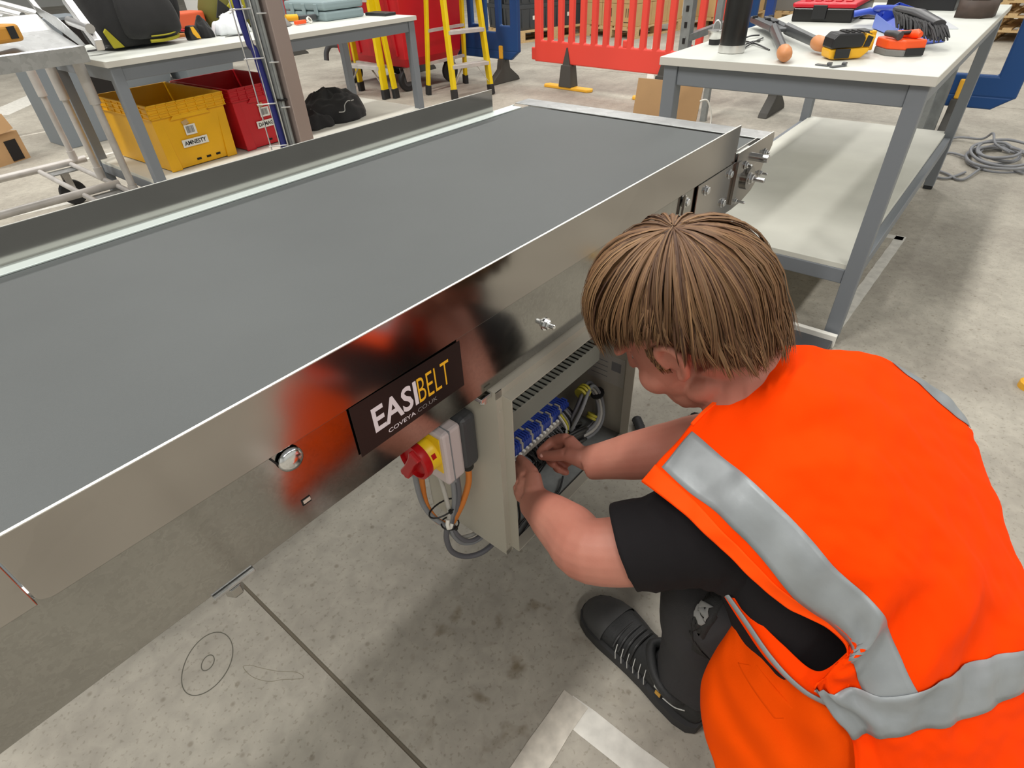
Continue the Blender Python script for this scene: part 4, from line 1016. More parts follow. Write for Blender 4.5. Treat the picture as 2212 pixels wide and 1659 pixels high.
# front panel hanging over the left thigh
fg_ = [[V3(p) for p in r] for r in (
 [(0.5376, 0.0810, 0.4452), (0.5239, 0.0309, 0.4226), (0.5046, -0.0246, 0.3979), (0.4878, -0.0778, 0.3940), (0.4846, -0.1214, 0.3707), (0.4790, -0.1721, 0.2901), (0.4563, -0.2215, 0.1858)],
 [(0.5486, 0.0600, 0.4140), (0.5204, 0.0193, 0.3849), (0.4938, -0.0243, 0.3631), (0.4736, -0.0724, 0.3439), (0.4660, -0.1175, 0.3151), (0.4570, -0.1605, 0.2539), (0.4330, -0.2066, 0.1592)],
 [(0.5560, 0.0508, 0.3890), (0.5087, 0.0331, 0.3605), (0.4723, 0.0009, 0.3387), (0.4518, -0.0470, 0.3030), (0.4372, -0.0941, 0.2574), (0.4235, -0.1303, 0.2056), (0.3985, -0.1700, 0.1316)],
 [(0.5658, 0.0479, 0.3636), (0.5055, 0.0504, 0.3311), (0.4669, 0.0297, 0.3086), (0.4401, -0.0127, 0.2713), (0.4211, -0.0568, 0.2240), (0.3967, -0.0908, 0.1716), (0.3647, -0.1327, 0.0970)],
 [(0.5742, 0.0491, 0.3403), (0.4989, 0.0581, 0.2822), (0.4651, 0.0475, 0.2565), (0.4381, 0.0226, 0.2255), (0.4168, -0.0115, 0.1924), (0.3795, -0.0520, 0.1301), (0.3404, -0.0973, 0.0538)],
 [(0.5942, 0.0423, 0.3133), (0.5248, 0.0493, 0.2430), (0.4934, 0.0374, 0.2106), (0.4654, 0.0116, 0.1777), (0.4428, -0.0235, 0.1426), (0.4065, -0.0656, 0.0799), (0.3655, -0.1131, -0.0000)])]
ff0 = gsurf(fg_)
def ff(s, t, off=0.0):
    f = 0.0055*math.sin(t*2.6-s*2.4)*math.exp(-((s-1.2)/1.3)**2)+0.004*mnoise.noise(Vector((s*1.6, t*1.4, 4.0)))+0.0045*math.sin(s*5+t*1.2)*math.exp(-((t-3.2)/1.3)**2)
    return ff0(s, t, off+f)
fp = surf(ff, 0, 5, 60, 0, 6, 80).build('front_panel', 'hivis_flap', vst, w=True, smooth=180, solid=0.0022)
strip([(1.3, 1.55), (1.05, 2.2), (0.9, 2.9)], [(2.0, 1.35), (1.75, 2.05), (1.6, 2.7)], 'pocket_flap', 'hivis_flap', off=0.0028, n=24, f=ff, th=0.0015)
strip([(3.9, 0.8), (3.9, 2), (3.9, 3), (3.9, 4), (3.9, 5)], [(4.02, 0.8), (4.0, 2), (4.0, 3), (4.0, 4), (4.0, 5)], 'hem_binding', 'hivis_binding', off=0.0018, n=50, f=ff)
# collar binding round the back of the neck
strip([(0.0, 0.95), (0.0, 1.5), (0.0, 2.0), (0.0, 2.5), (0.0, 3.1)], [(0.11, 0.95), (0.11, 1.5), (0.10, 2.0), (0.10, 2.5), (0.10, 3.1)], 'collar_binding', 'hivis_binding', off=0.0022, n=40, th=0.003)
# the fronts of the vest across the chest, facing the conveyor
cf = []
for c, a, b, ax in (((0.695, 0.095, 0.640), 0.125, 0.080, (0.1, .7, .7)), ((0.682, 0.050, 0.555), 0.170, 0.108, (0.1, .62, .78)), ((0.672, -0.015, 0.470), 0.180, 0.122, (0.1, .55, .83)), ((0.655, -0.070, 0.380), 0.172, 0.122, (0.1, .5, .86)), ((0.645, -0.110, 0.280), 0.178, 0.128, (0.1, .4, .9))):
    axv = Vector(ax).normalized(); r1 = (RV-axv*RV.dot(axv)).normalized(); r2 = axv.cross(r1)
    cf.append([V3(c)+r1*(a*math.cos(q))+r2*(b*math.sin(q)) for q in [math.radians(-5+6.5*j) for j in range(23)]])
MB().loft(cf, False, False).build('chest_panel', 'hivis_orange', vst, w=True, smooth=180, solid=0.002)
strip_r = [[p for p in r] for r in cf[1:3]]
MB().loft([[mix(strip_r[0][j], strip_r[1][j], t_)*1.0+(mix(strip_r[0][j], strip_r[1][j], t_)-Vector((0.675, 0.02, 0.51))).normalized()*0.003 for j in range(23)] for t_ in (0.3, 0.55, 0.8)], False, False).build('reflective_band', 'retro_tape', vst, w=True, smooth=180)

# ---------------------------------------------------------------- hall walls, far outside the picture
WX0, WX1, WY0, WY1, WH = -8.0, 28.0, -8.0, 27.0, 8.0
mat('wall_panel', S(206, 208, 206), 0.6)
struct(MB().box(WX0-0.2, WX0, WY0, WY1, 0, WH).build('wall_near', 'wall_panel')); struct(MB().box(WX1, WX1+0.2, WY0, WY1, 0, WH).build('wall_far', 'wall_panel'))
struct(MB().box(WX0, WX1, WY0-0.2, WY0, 0, WH).build('wall_right', 'wall_panel')); struct(MB().box(WX0, WX1, WY1, WY1+0.2, 0, WH).build('wall_left', 'wall_panel'))

# ---------------------------------------------------------------- workbenches
def bench(label, x0, x1, y0, y1, zt, zs, sh, legw=0.048, foot=True):
    cx, cy = (x0+x1)/2, (y0+y1)/2
    b = thing('workbench', label, 'workbench', (cx, cy, 0)); O = (-cx, -cy, 0)
    MB().box(x0, x1, y0, y1, zt-0.025, zt).build('tabletop', 'bench_white', b, off=O, bevel=0.0015)
    MB().box(x0-0.0006, x0, y0, y1, zt-0.024, zt-0.001).box(x0, x1, y0-0.0006, y0, zt-0.024, zt-0.001).build('edge_band', 'bench_edge', b, off=O)
    MB().box(sh[0], sh[1], sh[2], sh[3], zs-0.018, zs).build('lower_shelf', 'shelf_white', b, off=O, bevel=0.001)
    i = 0.012; lx = (x0+i, x1-i-legw); ly = (y0+i, y1-i-legw)
    for x in lx:
        for y in ly:
            lg = MB().box(x, x+legw, y, y+legw, 0.018, zt-0.025).build('leg', 'bench_grey', b, off=O, bevel=0.003)
            MB().box(x+0.002, x+legw-0.002, y+0.002, y+legw-0.002, 0, 0.018).build('foot', 'foot_black', lg, off=O, bevel=0.003)
        MB().box(x+0.006, x+legw-0.006, ly[0]+legw, ly[1], zt-0.085, zt-0.025).build('top_rail', 'bench_grey', b, off=O, bevel=0.003)
        MB().box(x+0.006, x+legw-0.006, ly[0]+legw, ly[1], zs-0.068, zs-0.018).build('shelf_rail', 'bench_grey', b, off=O, bevel=0.003)
    for y in ly:
        MB().box(lx[0]+legw, lx[1], y+0.006, y+legw-0.006, zt-0.085, zt-0.025).build('top_rail', 'bench_grey', b, off=O, bevel=0.003)
        MB().box(lx[0]+legw, lx[1], y+0.010, y+legw-0.006, zs-0.068, zs-0.018).build('shelf_rail', 'bench_grey', b, off=O, bevel=0.003)
    return b
ZR, ZL, ZS = 0.855, 0.8275, 0.29
bench('grey framed workbench with tools on its white top and an empty lower shelf', 2.005, 3.953, 0.187, 0.990, ZR, ZS, (2.027, 3.94, 0.240, 0.935))
bench('grey framed workbench behind the conveyor with crates on its lower shelf', 1.09, 2.97, 3.19, 3.99, ZL, ZS, (1.112, 2.95, 3.205, 3.965))

# ---------------------------------------------------------------- things on the tool bench
def at_(name, label, cat, x, y, z, rz=0.0, group=None): return thing(name, label, cat, (x, y, z), rz, group)
f = at_('vacuum_flask', 'tall black vacuum flask with bare steel base at the bench corner', 'flask', 2.172, 0.815, ZR)
MB().lathe([(0.040, 0), (0.0425, 0.002), (0.0425, 0.024)], (0, 0, 0), n=36).build('base_ring', 'stainless', f, smooth=40)
MB().lathe([(0.0400, 0.024), (0.0405, 0.030), (0.0400, 0.22), (0.036, 0.245), (0.034, 0.25)], (0, 0, 0), n=36).build('flask_body', 'flask_black', f, smooth=40)
MB().lathe([(0.034, 0.25), (0.035, 0.252), (0.035, 0.31), (0.030, 0.318)], (0, 0, 0), n=36).build('cup_lid', 'flask_black', f, smooth=40)
f = at_('flask_stopper', 'small steel stopper with wire loop and black rubber base beside the flask', 'stopper', 2.315, 0.935, ZR)
MB().lathe([(0.020, 0), (0.0205, 0.018)], (0, 0, 0), n=24).build('rubber_base', 'black_rubber', f, smooth=40)
MB().lathe([(0.0225, 0.018), (0.0245, 0.020), (0.0265, 0.040), (0.029, 0.042), (0.029, 0.045), (0.024, 0.046)], (0, 0, 0), n=28).build('steel_cap', 'stainless', f, smooth=40)
MB().tube(smooth_path([(0.0, -0.012, 0.03), (0, -0.013, 0.06), (0, 0, 0.075), (0, 0.013, 0.06), (0, 0.012, 0.03)], 5), 0.0022, 8).build('wire_loop', 'aluminium', f, smooth=60)
# long-handled bolt croppers
bc = at_('bolt_croppers', 'grey bolt croppers with tan handle ends lying open on the bench', 'croppers', *(2.5708, 0.7994, 0.8700)[:2], ZR)
hA0, hA1 = V3((2.5046, 0.7948, 0.8890)), V3((2.0736, 0.6129, 0.8790)); hB0, hB1 = V3((2.5186, 0.7531, 0.8890)), V3((2.2550, 0.5671, 0.8840))
jw = V3((2.7839, 0.9502, 0.8850))
MB().tube([hA0, hA1], [(0.020, 0.014), (0.016, 0.012)], 8).build('handle', 'tool_steel', bc, w=True, smooth=40)
MB().tube([hB0, hB1], [(0.020, 0.014), (0.016, 0.012)], 8).build('handle', 'tool_steel', bc, w=True, smooth=40)
for a, b in ((hA0, hA1), (hB0, hB1)):
    d = (b-a).normalized()
    g = MB().tube([b-d*0.028, b-d*0.015, b+d*0.01, b+d*0.045, b+d*0.055], [0.016, 0.021, 0.022, 0.019, 0.008], 14).build('grip', 'handle_tan', bc, w=True, smooth=60)
hm_ = MB(); m0 = mix(hA0, hB0, .5)
hm_.bar(m0+Vector((-.03, -.02, 0)), jw, 0.05, 0.014); hm_.bar(hA0, jw+Vector((0.02, 0.03, 0)), 0.03, 0.022); hm_.bar(hB0, jw+Vector((0, -0.03, 0.005)), 0.028, 0.020)
hm_.build('jaw_linkage', 'tool_steel', bc, w=True, bevel=0.004)
for p in (mix(m0, jw, .25), mix(m0, jw, .6), mix(m0, jw, .9)+Vector((0.02, -0.03, 0)), mix(m0, jw, .85)+Vector((0, 0.03, 0))):
    hexhead(MB(), p+Vector((0, 0, 0.008)), (0, 0, 1), 0.011, 0.010).build('pivot_nut', 'plastic_black', bc, w=True)
# cordless drill lying on its side
dr = at_('cordless_drill', 'yellow and black cordless drill lying on the tool bench beside the croppers', 'drill', 2.185, 0.470, ZR, math.radians(38))
dr.scale = (0.84, 0.84, 0.84)
def rbox(m, x0, x1, y0, y1, z0, z1): return MB().box(x0, x1, y0, y1, z0, z1)
MB().prism([(-0.062, 0.0), (-0.045, -0.004), (0.05, -0.002), (0.075, 0.02), (0.07, 0.034), (-0.066, 0.030)], (-0.03, 0, 0.006), (0, -1, 0), (0, 0, 1), (0.075, 0, 0)).build('motor_housing', 'tool_yellow', dr, bevel=0.008, seg=3)
MB().prism([(-0.066, 0.030), (0.045, 0.034), (0.050, 0.062), (0.035, 0.078), (-0.05, 0.078), (-0.064, 0.062)], (-0.034, 0, 0.006), (0, -1, 0), (0, 0, 1), (0.08, 0, 0)).build('battery_cover', 'plastic_black', dr, bevel=0.006, seg=3)
for k in range(4): MB().obox((0.005, -0.045+0.02*k, 0.085), (0.03, 0, 0), (0, 0.005, 0), (0, 0, 0.0025)).build('vent_rib', 'plastic_black_gloss', dr, bevel=0.002)
MB().obox((-0.036, 0.022, 0.022), (0.003, 0, 0), (0, 0.026, 0), (0, 0, 0.015)).build('belt_clip_plate', 'plastic_black', dr, bevel=0.002)
MB().prism([(0.042, 0.034), (0.078, 0.034), (0.088, 0.068), (0.05, 0.078)], (-0.028, 0, 0.004), (0, -1, 0), (0, 0, 1), (0.066, 0, 0)).build('handle_base', 'tool_yellow', dr, bevel=0.006)
MB().prism([(0.048, 0.036), (0.070, 0.036), (0.076, 0.066), (0.056, 0.072)], (-0.031, 0, 0.004), (0, -1, 0), (0, 0, 1), (0.004, 0, 0)).build('logo_panel', 'plastic_black', dr, bevel=0.002)
MB().tube([(0.02, -0.055, 0.045), (0.06, -0.065, 0.045), (0.10, -0.08, 0.042)], [0.024, 0.022, 0.024], 14).build('pistol_grip', 'plastic_black', dr, smooth=60)
MB().obox((0.125, -0.085, 0.042), (0.040, 0.0, 0), (0.0, 0.055, 0), (0, 0, 0.034)).build('battery_pack', 'plastic_black', dr, bevel=0.014, seg=3)
MB().obox((0.10, -0.130, 0.042), (0.014, 0.0, 0), (0.0, 0.014, 0), (0, 0, 0.032)).build('battery_latch', 'tool_yellow', dr, bevel=0.004)
# orange tool with two grips on top
og = at_('orange_tool_case', 'orange and grey tool case with two grips lying on it beside the drill', 'tool case', 2.335, 0.352, ZR, math.radians(40))
og.scale = (0.82, 0.82, 0.82)
MB().prism([(-0.07, -0.058), (0.058, -0.058), (0.072, 0.0), (0.058, 0.058), (-0.03, 0.062), (-0.072, 0.02)], (0, 0, 0), (1, 0, 0), (0, 1, 0), (0, 0, 0.022)).build('lower_shell', 'stone_grey', og, bevel=0.003)
MB().prism([(-0.071, -0.059), (0.059, -0.059), (0.073, 0.0), (0.059, 0.059), (-0.03, 0.063), (-0.073, 0.02)], (0, 0, 0.022), (1, 0, 0), (0, 1, 0), (0, 0, 0.032)).build('upper_shell', 'plastic_orange', og, bevel=0.006, seg=3)
MB().obox((-0.073, -0.022, 0.016), (0.0015, 0, 0), (0, 0.034, 0), (0, 0, 0.012)).build('front_panel', 'plastic_black', og)
MB().tube([(-0.055, 0.04, 0.066), (-0.03, 0.045, 0.070), (0.02, 0.05, 0.068)], [0.014, 0.012, 0.010], 12).build('grip', 'iso_grey', og, smooth=60)
MB().tube([(-0.062, -0.03, 0.068), (-0.045, -0.026, 0.070), (-0.015, -0.01, 0.067), (0.02, 0.008, 0.064)], [0.010, 0.016, 0.012, 0.012], 12).build('grip', 'plastic_orange', og, smooth=60)
MB().tube([(-0.03, 0.03, 0.072), (-0.03, -0.02, 0.074)], [0.007, 0.007], 8).build('link_rod', 'plastic_black', og, smooth=60)
# blue dustpan with a black hand brush in it
dp = at_('dustpan', 'blue plastic dustpan lying on the tool bench with a hand brush in it', 'dustpan', 2.90, 0.50, ZR, 0)
dpx = [(2.8943, 0.5451, 0.8600), (2.5170, 0.3353, 0.8570), (2.6330, 0.2672, 0.8570), (3.0159, 0.4012, 0.8600), (3.2829, 0.5425, 0.8620)]
P = [V3(p) for p in dpx]
MB().add([*P, *[p+Vector((0, 0, 0.004)) for p in P]], [(0, 1, 2, 3, 4), (9, 8, 7, 6, 5)]+[(i, (i+1) % 5, (i+1) % 5+5, i+5) for i in range(5)]).build('pan', 'dustpan_blue', dp, w=True)
def wall(a, b, h, nm, m): return MB().add([a, b, b+Vector((0, 0, h[1])), a+Vector((0, 0, h[0])), a+Vector((0.004, 0.003, 0)), b+Vector((.004, .003, 0)), b+Vector((.004, .003, h[1])), a+Vector((.004, .003, h[0]))], [(0, 1, 2, 3), (7, 6, 5, 4), (3, 2, 6, 7), (0, 4, 5, 1), (0, 3, 7, 4), (1, 5, 6, 2)]).build(nm, m, dp, w=True)
wall(P[1], P[0], (0.006, 0.045), 'side_wall', 'dustpan_blue_light'); wall(P[0], P[4], (0.045, 0.05), 'back_wall', 'dustpan_blue'); wall(P[4], P[3], (0.05, 0.045), 'side_wall', 'dustpan_blue'); wall(P[3], P[2], (0.045, 0.006), 'side_wall', 'dustpan_blue')
h0 = mix(P[0], P[4], .3)+Vector((0, 0, 0.035)); h1 = V3((2.9838, 0.6438, 0.8950))
MB().tube([h0, mix(h0, h1, .5)+Vector((0, 0, 0.01)), h1], [(0.010, 0.020), (0.012, 0.022), (0.012, 0.024)], 10).build('handle', 'dustpan_blue', dp, w=True, smooth=60)
br = at_('hand_brush', 'blue handled hand brush with black bristles resting in the dustpan', 'brush', 2.85, 0.42, ZR+0.012, 0)
b0, b1 = V3((2.6883, 0.4250, 0.9050)), V3((2.4552, 0.2800, 0.8950)); h2 = V3((2.9868, 0.5666, 0.9150))
MB().tube([b0+Vector((.02, .02, 0.035)), mix(b0, b1, .5)+Vector((.02, .01, 0.04)), b1+Vector((.01, 0, .03))], [(0.010, 0.022), (0.012, 0.026), (0.010, 0.020)], 10).build('brush_back', 'iso_grey', br, w=True, smooth=60)
MB().tube([b0+Vector((.02, .02, 0.036)), mix(b0, h2, .5)+Vector((0, 0, .02)), h2], [(0.009, 0.018), (0.010, 0.013), (0.011, 0.016)], 10).build('handle', 'dustpan_blue', br, w=True, smooth=60)
bs_ = MB(); rb = random.Random(5); d = (b1-b0); dn = d.normalized(); sd_ = Vector((-dn.y, dn.x, 0))
for k in range(260):
    t_ = rb.random(); s_ = rb.uniform(-0.030, 0.022); p = b0+d*t_+sd_*s_+Vector((0.018, 0.010, 0.030))
    q = p+Vector((-0.055+rb.uniform(-.014, .014), -0.035+rb.uniform(-.014, .014), -0.036+rb.uniform(-.010, .008)))
    bs_.tube([p, mix(p, q, .5)+Vector((0, 0, .006)), q], [0.0035, 0.0042, 0.0022], 5)
bo = bs_.build('bristles', 'bristle', br, w=True); bo['kind'] = 'stuff'
# red and black organiser, black tray, leather belt, bits
rc = at_('organiser_case', 'black organiser case with a red lid at the back of the tool bench', 'case', 3.25, 0.80, ZR, math.radians(4))
MB().box(-0.20, 0.30, -0.125, 0.115, 0, 0.052).build('base', 'plastic_black_gloss', rc, bevel=0.006)
MB().box(-0.205, 0.305, -0.13, 0.12, 0.052, 0.070).build('lid', 'plastic_red', rc, bevel=0.006)
for k in range(5): MB().box(-0.15, -0.10, -0.10+0.04*k, -0.075+0.04*k, 0.070, 0.0755).build('lid_rib', 'plastic_red', rc, bevel=0.002)
MB().box(-0.209, -0.203, -0.02, 0.035, 0.012, 0.062).build('latch', 'plastic_black', rc, bevel=0.002)
MB().box(-0.05, 0.30, -0.24, -0.13, 0.0, 0.006).build('open_flap', 'plastic_black_gloss', rc, bevel=0.001)
bt = at_('tool_tray', 'long black plastic tool tray at the far end of the tool bench', 'tray', 3.72, 0.50, ZR, math.radians(-3))
MB().box(-0.10, 0.12, -0.13, 0.15, 0, 0.055).build('tray_body', 'plastic_black', bt, bevel=0.004)
MB().box(-0.106, 0.126, -0.136, 0.156, 0.055, 0.062).build('tray_rim', 'plastic_black_gloss', bt, bevel=0.002)
lb = at_('leather_belt', 'rolled dark brown leather tool belt on the corner of the tool bench', 'belt', 3.46, 0.275, ZR, 0)
band = lambda pts, w, nm: MB().loft([[V3(p)+Vector((0, 0, z)) for p in pts] for z in (0, w)], False, False).build(nm, 'leather_brown', lb, solid=0.004, smooth=60)
band([(-0.10, 0.065, 0), (-0.125, 0.02, 0.0), (-0.12, -0.03, 0), (-0.07, -0.065, 0), (0.0, -0.07, 0), (0.05, -0.045, 0)], 0.062, 'belt_loop')
band([(0.05, -0.045, 0.0), (0.01, -0.01, 0.03), (-0.05, 0.035, 0.06), (-0.10, 0.065, 0.02)], 0.055, 'belt_tongue')
band([(-0.06, -0.055, 0.035), (0.0, -0.075, 0.05), (0.07, -0.05, 0.06), (0.10, 0.0, 0.05), (0.06, 0.05, 0.04)], 0.055, 'belt_loop')
for i, (a, b) in enumerate((((2.4160, 0.8674, 0.8580), (2.2533, 0.7157, 0.8570)), ((2.2193, 0.7973, 0.8570), (2.4916, 0.8240, 0.8600)), ((2.4516, 0.8848, 0.8590), (2.5413, 0.8563, 0.8620)), ((2.3185, 0.8294, 0.8570), (2.4291, 0.8113, 0.8590)))):
    ct = tag(MB().tube(smooth_path([a, mix(V3(a), V3(b), .5)+Vector((0, 0, .004)), b], 4), (0.0028), 6).build('cable_tie', 'plastic_black', smooth=60), ('longest loose black cable tie beside the flask, pointing at the drill', 'loose black cable tie crossing the longest one beside the flask', 'short loose black cable tie lying furthest back beside the flask', 'loose black cable tie in the middle of the bunch beside the flask')[i], 'cable tie', 'loose black cable ties')
for nm, p, q, lab in (('steel_bracket', (2.0482, 0.5067, 0.8570), (2.0399, 0.4696, 0.8570), 'small bent steel bracket at the bench edge by the drill'), ('steel_clip', (2.0205, 0.4580, 0.8570), (2.0565, 0.4337, 0.8570), 'small dark steel clip under the drill at the bench edge')):
    tag(MB().bar(p, q, 0.014, 0.004).obox(V3(q)+Vector((0.006, 0, .003)), (0.008, 0, 0), (0, 0.006, 0), (0, 0, 0.005)).build(nm, 'tool_steel', bevel=0.001), lab, 'bracket')
tag(MB().bar((3.3563, 0.4326, 0.8580), (2.9731, 0.3095, 0.8570), 0.075, 0.003).build('clear_sleeve', 'clear_film'), 'clear plastic sleeve lying behind the dustpan on the bench', 'sleeve')
tag(MB().bar((2.1498, 0.6325, 0.2910), (2.1488, 0.6181, 0.2910), 0.003, 0.002).build('metal_pin', 'tool_steel'), 'tiny metal pin on the empty lower shelf', 'pin')

# ---------------------------------------------------------------- things on and under the rear bench
def euro_crate(label, x, y, z, m, print_, rz=0.0, w=0.40, l=0.60, h=0.32, group=None, text=True):
    c = thing('storage_crate', label, 'crate', (x, y, z), rz, group)
    t = 0.010; bi = 0.016
    rb_ = lambda a, zz: [(-w/2+a, -l/2+a, zz), (w/2-a, -l/2+a, zz), (w/2-a, l/2-a, zz), (-w/2+a, l/2-a, zz)]
    body = MB(); R = [rb_(bi, 0.004), rb_(bi*0.35, h*0.80), rb_(0, h*0.80), rb_(0, h), rb_(t*0.8, h), rb_(t+bi*0.35, h*0.78), rb_(bi+t, 0.012)]
    body.loft(R, True, True).build('shell', m, c, bevel=0.003)
    hz = [h*0.80, h*0.865, h*0.935, h-0.005]
    for zz in hz:
        MB().box(-w/2-0.005, w/2+0.005, -l/2-0.005, -l/2, zz, zz+0.005).box(-w/2-0.005, -w/2, -l/2, l/2, zz, zz+0.005).box(w/2, w/2+0.005, -l/2, l/2, zz, zz+0.005).build('rim_rib', m, c)
    for k in range(9):
        x_ = -w/2+w*k/8
        MB().box(x_-0.0025, x_+0.0025, -l/2-0.005, -l/2, h*0.80, h).build('rim_web', m, c)
    for k in range(9):
        y_ = -l/2+l*k/8
        MB().box(-w/2-0.005, -w/2, y_-0.0025, y_+0.0025, h*0.80, h).build('rim_web', m, c)
    for s in (-1, 1):
        MB().prism([(s*(w/2-0.07), 0.0), (s*(w/2-0.012), 0.0), (s*(w/2-0.004), h*0.80), (s*(w/2-0.05), h*0.80)], (0, -l/2+0.006, 0), (1, 0, 0), (0, 0, 1), (0, 0.010, 0)).build('corner_post', m, c, bevel=0.003)
    MB().prism([(-0.11, h*0.74), (-0.09, h*0.80), (0.09, h*0.80), (0.11, h*0.74)], (0, -l/2-0.004, 0), (1, 0, 0), (0, 0, 1), (0, 0.010, 0)).build('handle_ledge', m, c, bevel=0.002)
    for k in (-1, 0, 1):
        MB().obox((k*0.055+0.03, -l/2+bi*0.9-0.0010, 0.030), (0.012, 0, 0), (0, 0.0012, 0), (0, 0, 0.005)).build('drain_slot', 'hole_black', c)
    if text:
        yy = -l/2+0.0040; tx = -0.018
        pl_ = MB().obox((tx, yy, 0.118), (0.070, 0, 0.0), (0, 0.0008, 0.00), (0, 0, 0.0185)).build('name_label', 'paper_white', c)
        lettering(print_, 0.02, (tx-0.060, yy-0.0012, 0.1075), (1, 0, 0), (0, 0, 1), 'plastic_black', pl_, bold=0.0006, width=0.120, height=0.021)
        bl = MB().obox((tx-0.004, yy-0.0012, 0.178), (0.030, 0, 0), (0, 0.0006, 0), (0, 0, 0.024)).build('barcode_label', 'paper_white', c)
        rbc = random.Random(len(print_)); xx = tx-0.026
        while xx < tx+0.016:
            ww = rbc.choice((0.001, 0.0016, 0.0026)); MB().box(xx, xx+ww, yy-0.0022, yy-0.0019, 0.163, 0.196).build('bar', 'iso_grey', bl); xx += ww+rbc.choice((0.0012, 0.002))
        MB().obox((tx-0.02, yy-0.0010, 0.215), (0.016, 0, 0.004), (0, 0.0005, 0), (-0.004, 0, 0.010)).build('torn_tape', 'cardboard_pale', c)
    return c
euro_crate('yellow plastic crate labelled AMNESTY on the bench lower shelf', 1.408, 3.605, ZS+0.001, 'crate_yellow', 'AMNESTY', math.radians(2.0), group=None)
euro_crate('red plastic crate labelled DAMAGES on the bench lower shelf', 1.845, 3.610, ZS+0.001, 'crate_red', 'DAMAGES', math.radians(2.0))
# crumpled jacket on the shelf
jk = at_('jacket', 'crumpled black jacket lying on the lower shelf beside the red crate', 'jacket', 2.42, 3.50, ZS)
def blob(rx, ry, h, seed, nu=48, nv=20, amp=0.25, fq=3.2, pw=0.7, peak=(0, 0)):
    vs = []; o = Vector((seed*3.1, seed*1.7, 0))
    for i in range(nv+1):
        t_ = i/nv
        for j in range(nu):
            a = 2*math.pi*j/nu; d = Vector((math.cos(a), math.sin(a), 0))
            k = 1+amp*mnoise.noise(d*1.3+o)+amp*0.35*mnoise.noise(d*3.5+o)
            r = (1-t_**1.6)**0.5 if t_ < 1 else 0
            zz = h*(t_**pw)*(1+0.5*amp*mnoise.noise(Vector((d.x*r*fq, d.y*r*fq, 1.3))+o))
            x = d.x*rx*k*r+peak[0]*t_; y = d.y*ry*k*r+peak[1]*t_
            rid = 0.012*mnoise.noise(Vector((x*22, y*30, zz*14))+o)+0.050*(0.35-abs(mnoise.noise(Vector((x*9+y*4, y*11-x*3, zz*5))+o)))
            vs.append((x, y, max(0.001, zz+rid*(0.3+t_))))
    return MB().add(vs, [(i*nu+j, i*nu+(j+1) % nu, (i+1)*nu+(j+1) % nu, (i+1)*nu+j) for i in range(nv) for j in range(nu)]+[tuple(reversed(range(nu)))])
blob(0.22, 0.16, 0.15, 2.0, amp=0.35, peak=(0.05, 0.10)).build('cloth', 'fabric_black', jk, smooth=180)
blob(0.13, 0.14, 0.07, 5.0, amp=0.3).build('sleeve', 'fabric_black', jk, smooth=180, off=(-0.19, -0.02, 0))
MB().tube(smooth_path([(-0.07, -0.158, 0.072), (-0.03, -0.162, 0.070), (0.0, -0.135, 0.098), (0.04, -0.115, 0.112), (0.06, -0.118, 0.112)], 6), 0.003, 6).build('piping', 'silver_piping', jk, smooth=60)
MB().tube([(0.075, -0.11, 0.108), (0.105, -0.095, 0.106)], 0.003, 6).build('piping', 'silver_piping', jk)
# rucksack
rs_ = at_('rucksack', 'black rucksack with lime trim standing on the rear bench', 'rucksack', 1.42, 3.63, ZL+0.007, math.radians(8))
def pad(sec, m, nm, par, n=28, e=0.55):
    """soft body: list of (z, half width x, half depth y, dx, dy)"""
    rr_ = []
    for z, a, b, dx, dy in sec:
        rr_.append([Vector((dx+a*math.copysign(abs(math.cos(q*2*math.pi/n))**e, math.cos(q*2*math.pi/n)), dy+b*math.copysign(abs(math.sin(q*2*math.pi/n))**e, math.sin(q*2*math.pi/n)), z+0.006*mnoise.noise(Vector((q*0.6, z*20, 1))))) for q in range(n)])
    rr_ = [[p*(1.0+0.0) + Vector((p.x, p.y, 0)).normalized()*(0.012*mnoise.noise(Vector((p.x*14, p.y*14, p.z*16)))+0.010*mnoise.noise(Vector((p.x*30, p.y*30, p.z*24)))) for p in r] for r in rr_]
    return MB().loft(rr_).build(nm, m, par, smooth=180, sub=1)
pad([(0.0, 0.17, 0.11, 0, 0), (0.015, 0.20, 0.135, 0, 0), (0.08, 0.205, 0.15, -0.005, 0), (0.17, 0.20, 0.14, -0.015, 0.01), (0.26, 0.185, 0.125, -0.03, 0.02), (0.36, 0.16, 0.10, -0.04, 0.03), (0.40, 0.12, 0.07, -0.05, 0.03)], 'fabric_black', 'main_bag', rs_)
pad([(0.03, 0.12, 0.03, 0.03, 0), (0.05, 0.145, 0.05, 0.03, 0), (0.13, 0.15, 0.055, 0.03, 0), (0.21, 0.13, 0.04, 0.02, 0.01), (0.23, 0.10, 0.02, 0.02, 0.01)], 'fabric_black', 'front_pocket', rs_).location = (0, -0.145, 0)
MB().tube(smooth_path([(-0.03, -0.185, 0.022), (0.06, -0.188, 0.02), (0.14, -0.16, 0.026), (0.185, -0.09, 0.04)], 6), [(0.007, 0.004)]*19, 8).build('lime_trim', 'fabric_lime', rs_, smooth=60)
MB().tube(smooth_path([(-0.02, -0.188, 0.042), (0.07, -0.194, 0.042), (0.15, -0.165, 0.05)], 6), 0.003, 6).build('lime_zip', 'fabric_lime', rs_, smooth=60)
MB().prism([(0, 0), (0.055, 0.0), (-0.005, 0.085), (-0.02, 0.07)], (-0.185, -0.125, 0.008), (1, 0.0, 0), (0, 0, 1), (0, 0.01, 0)).build('lime_corner', 'fabric_lime', rs_, bevel=0.004)
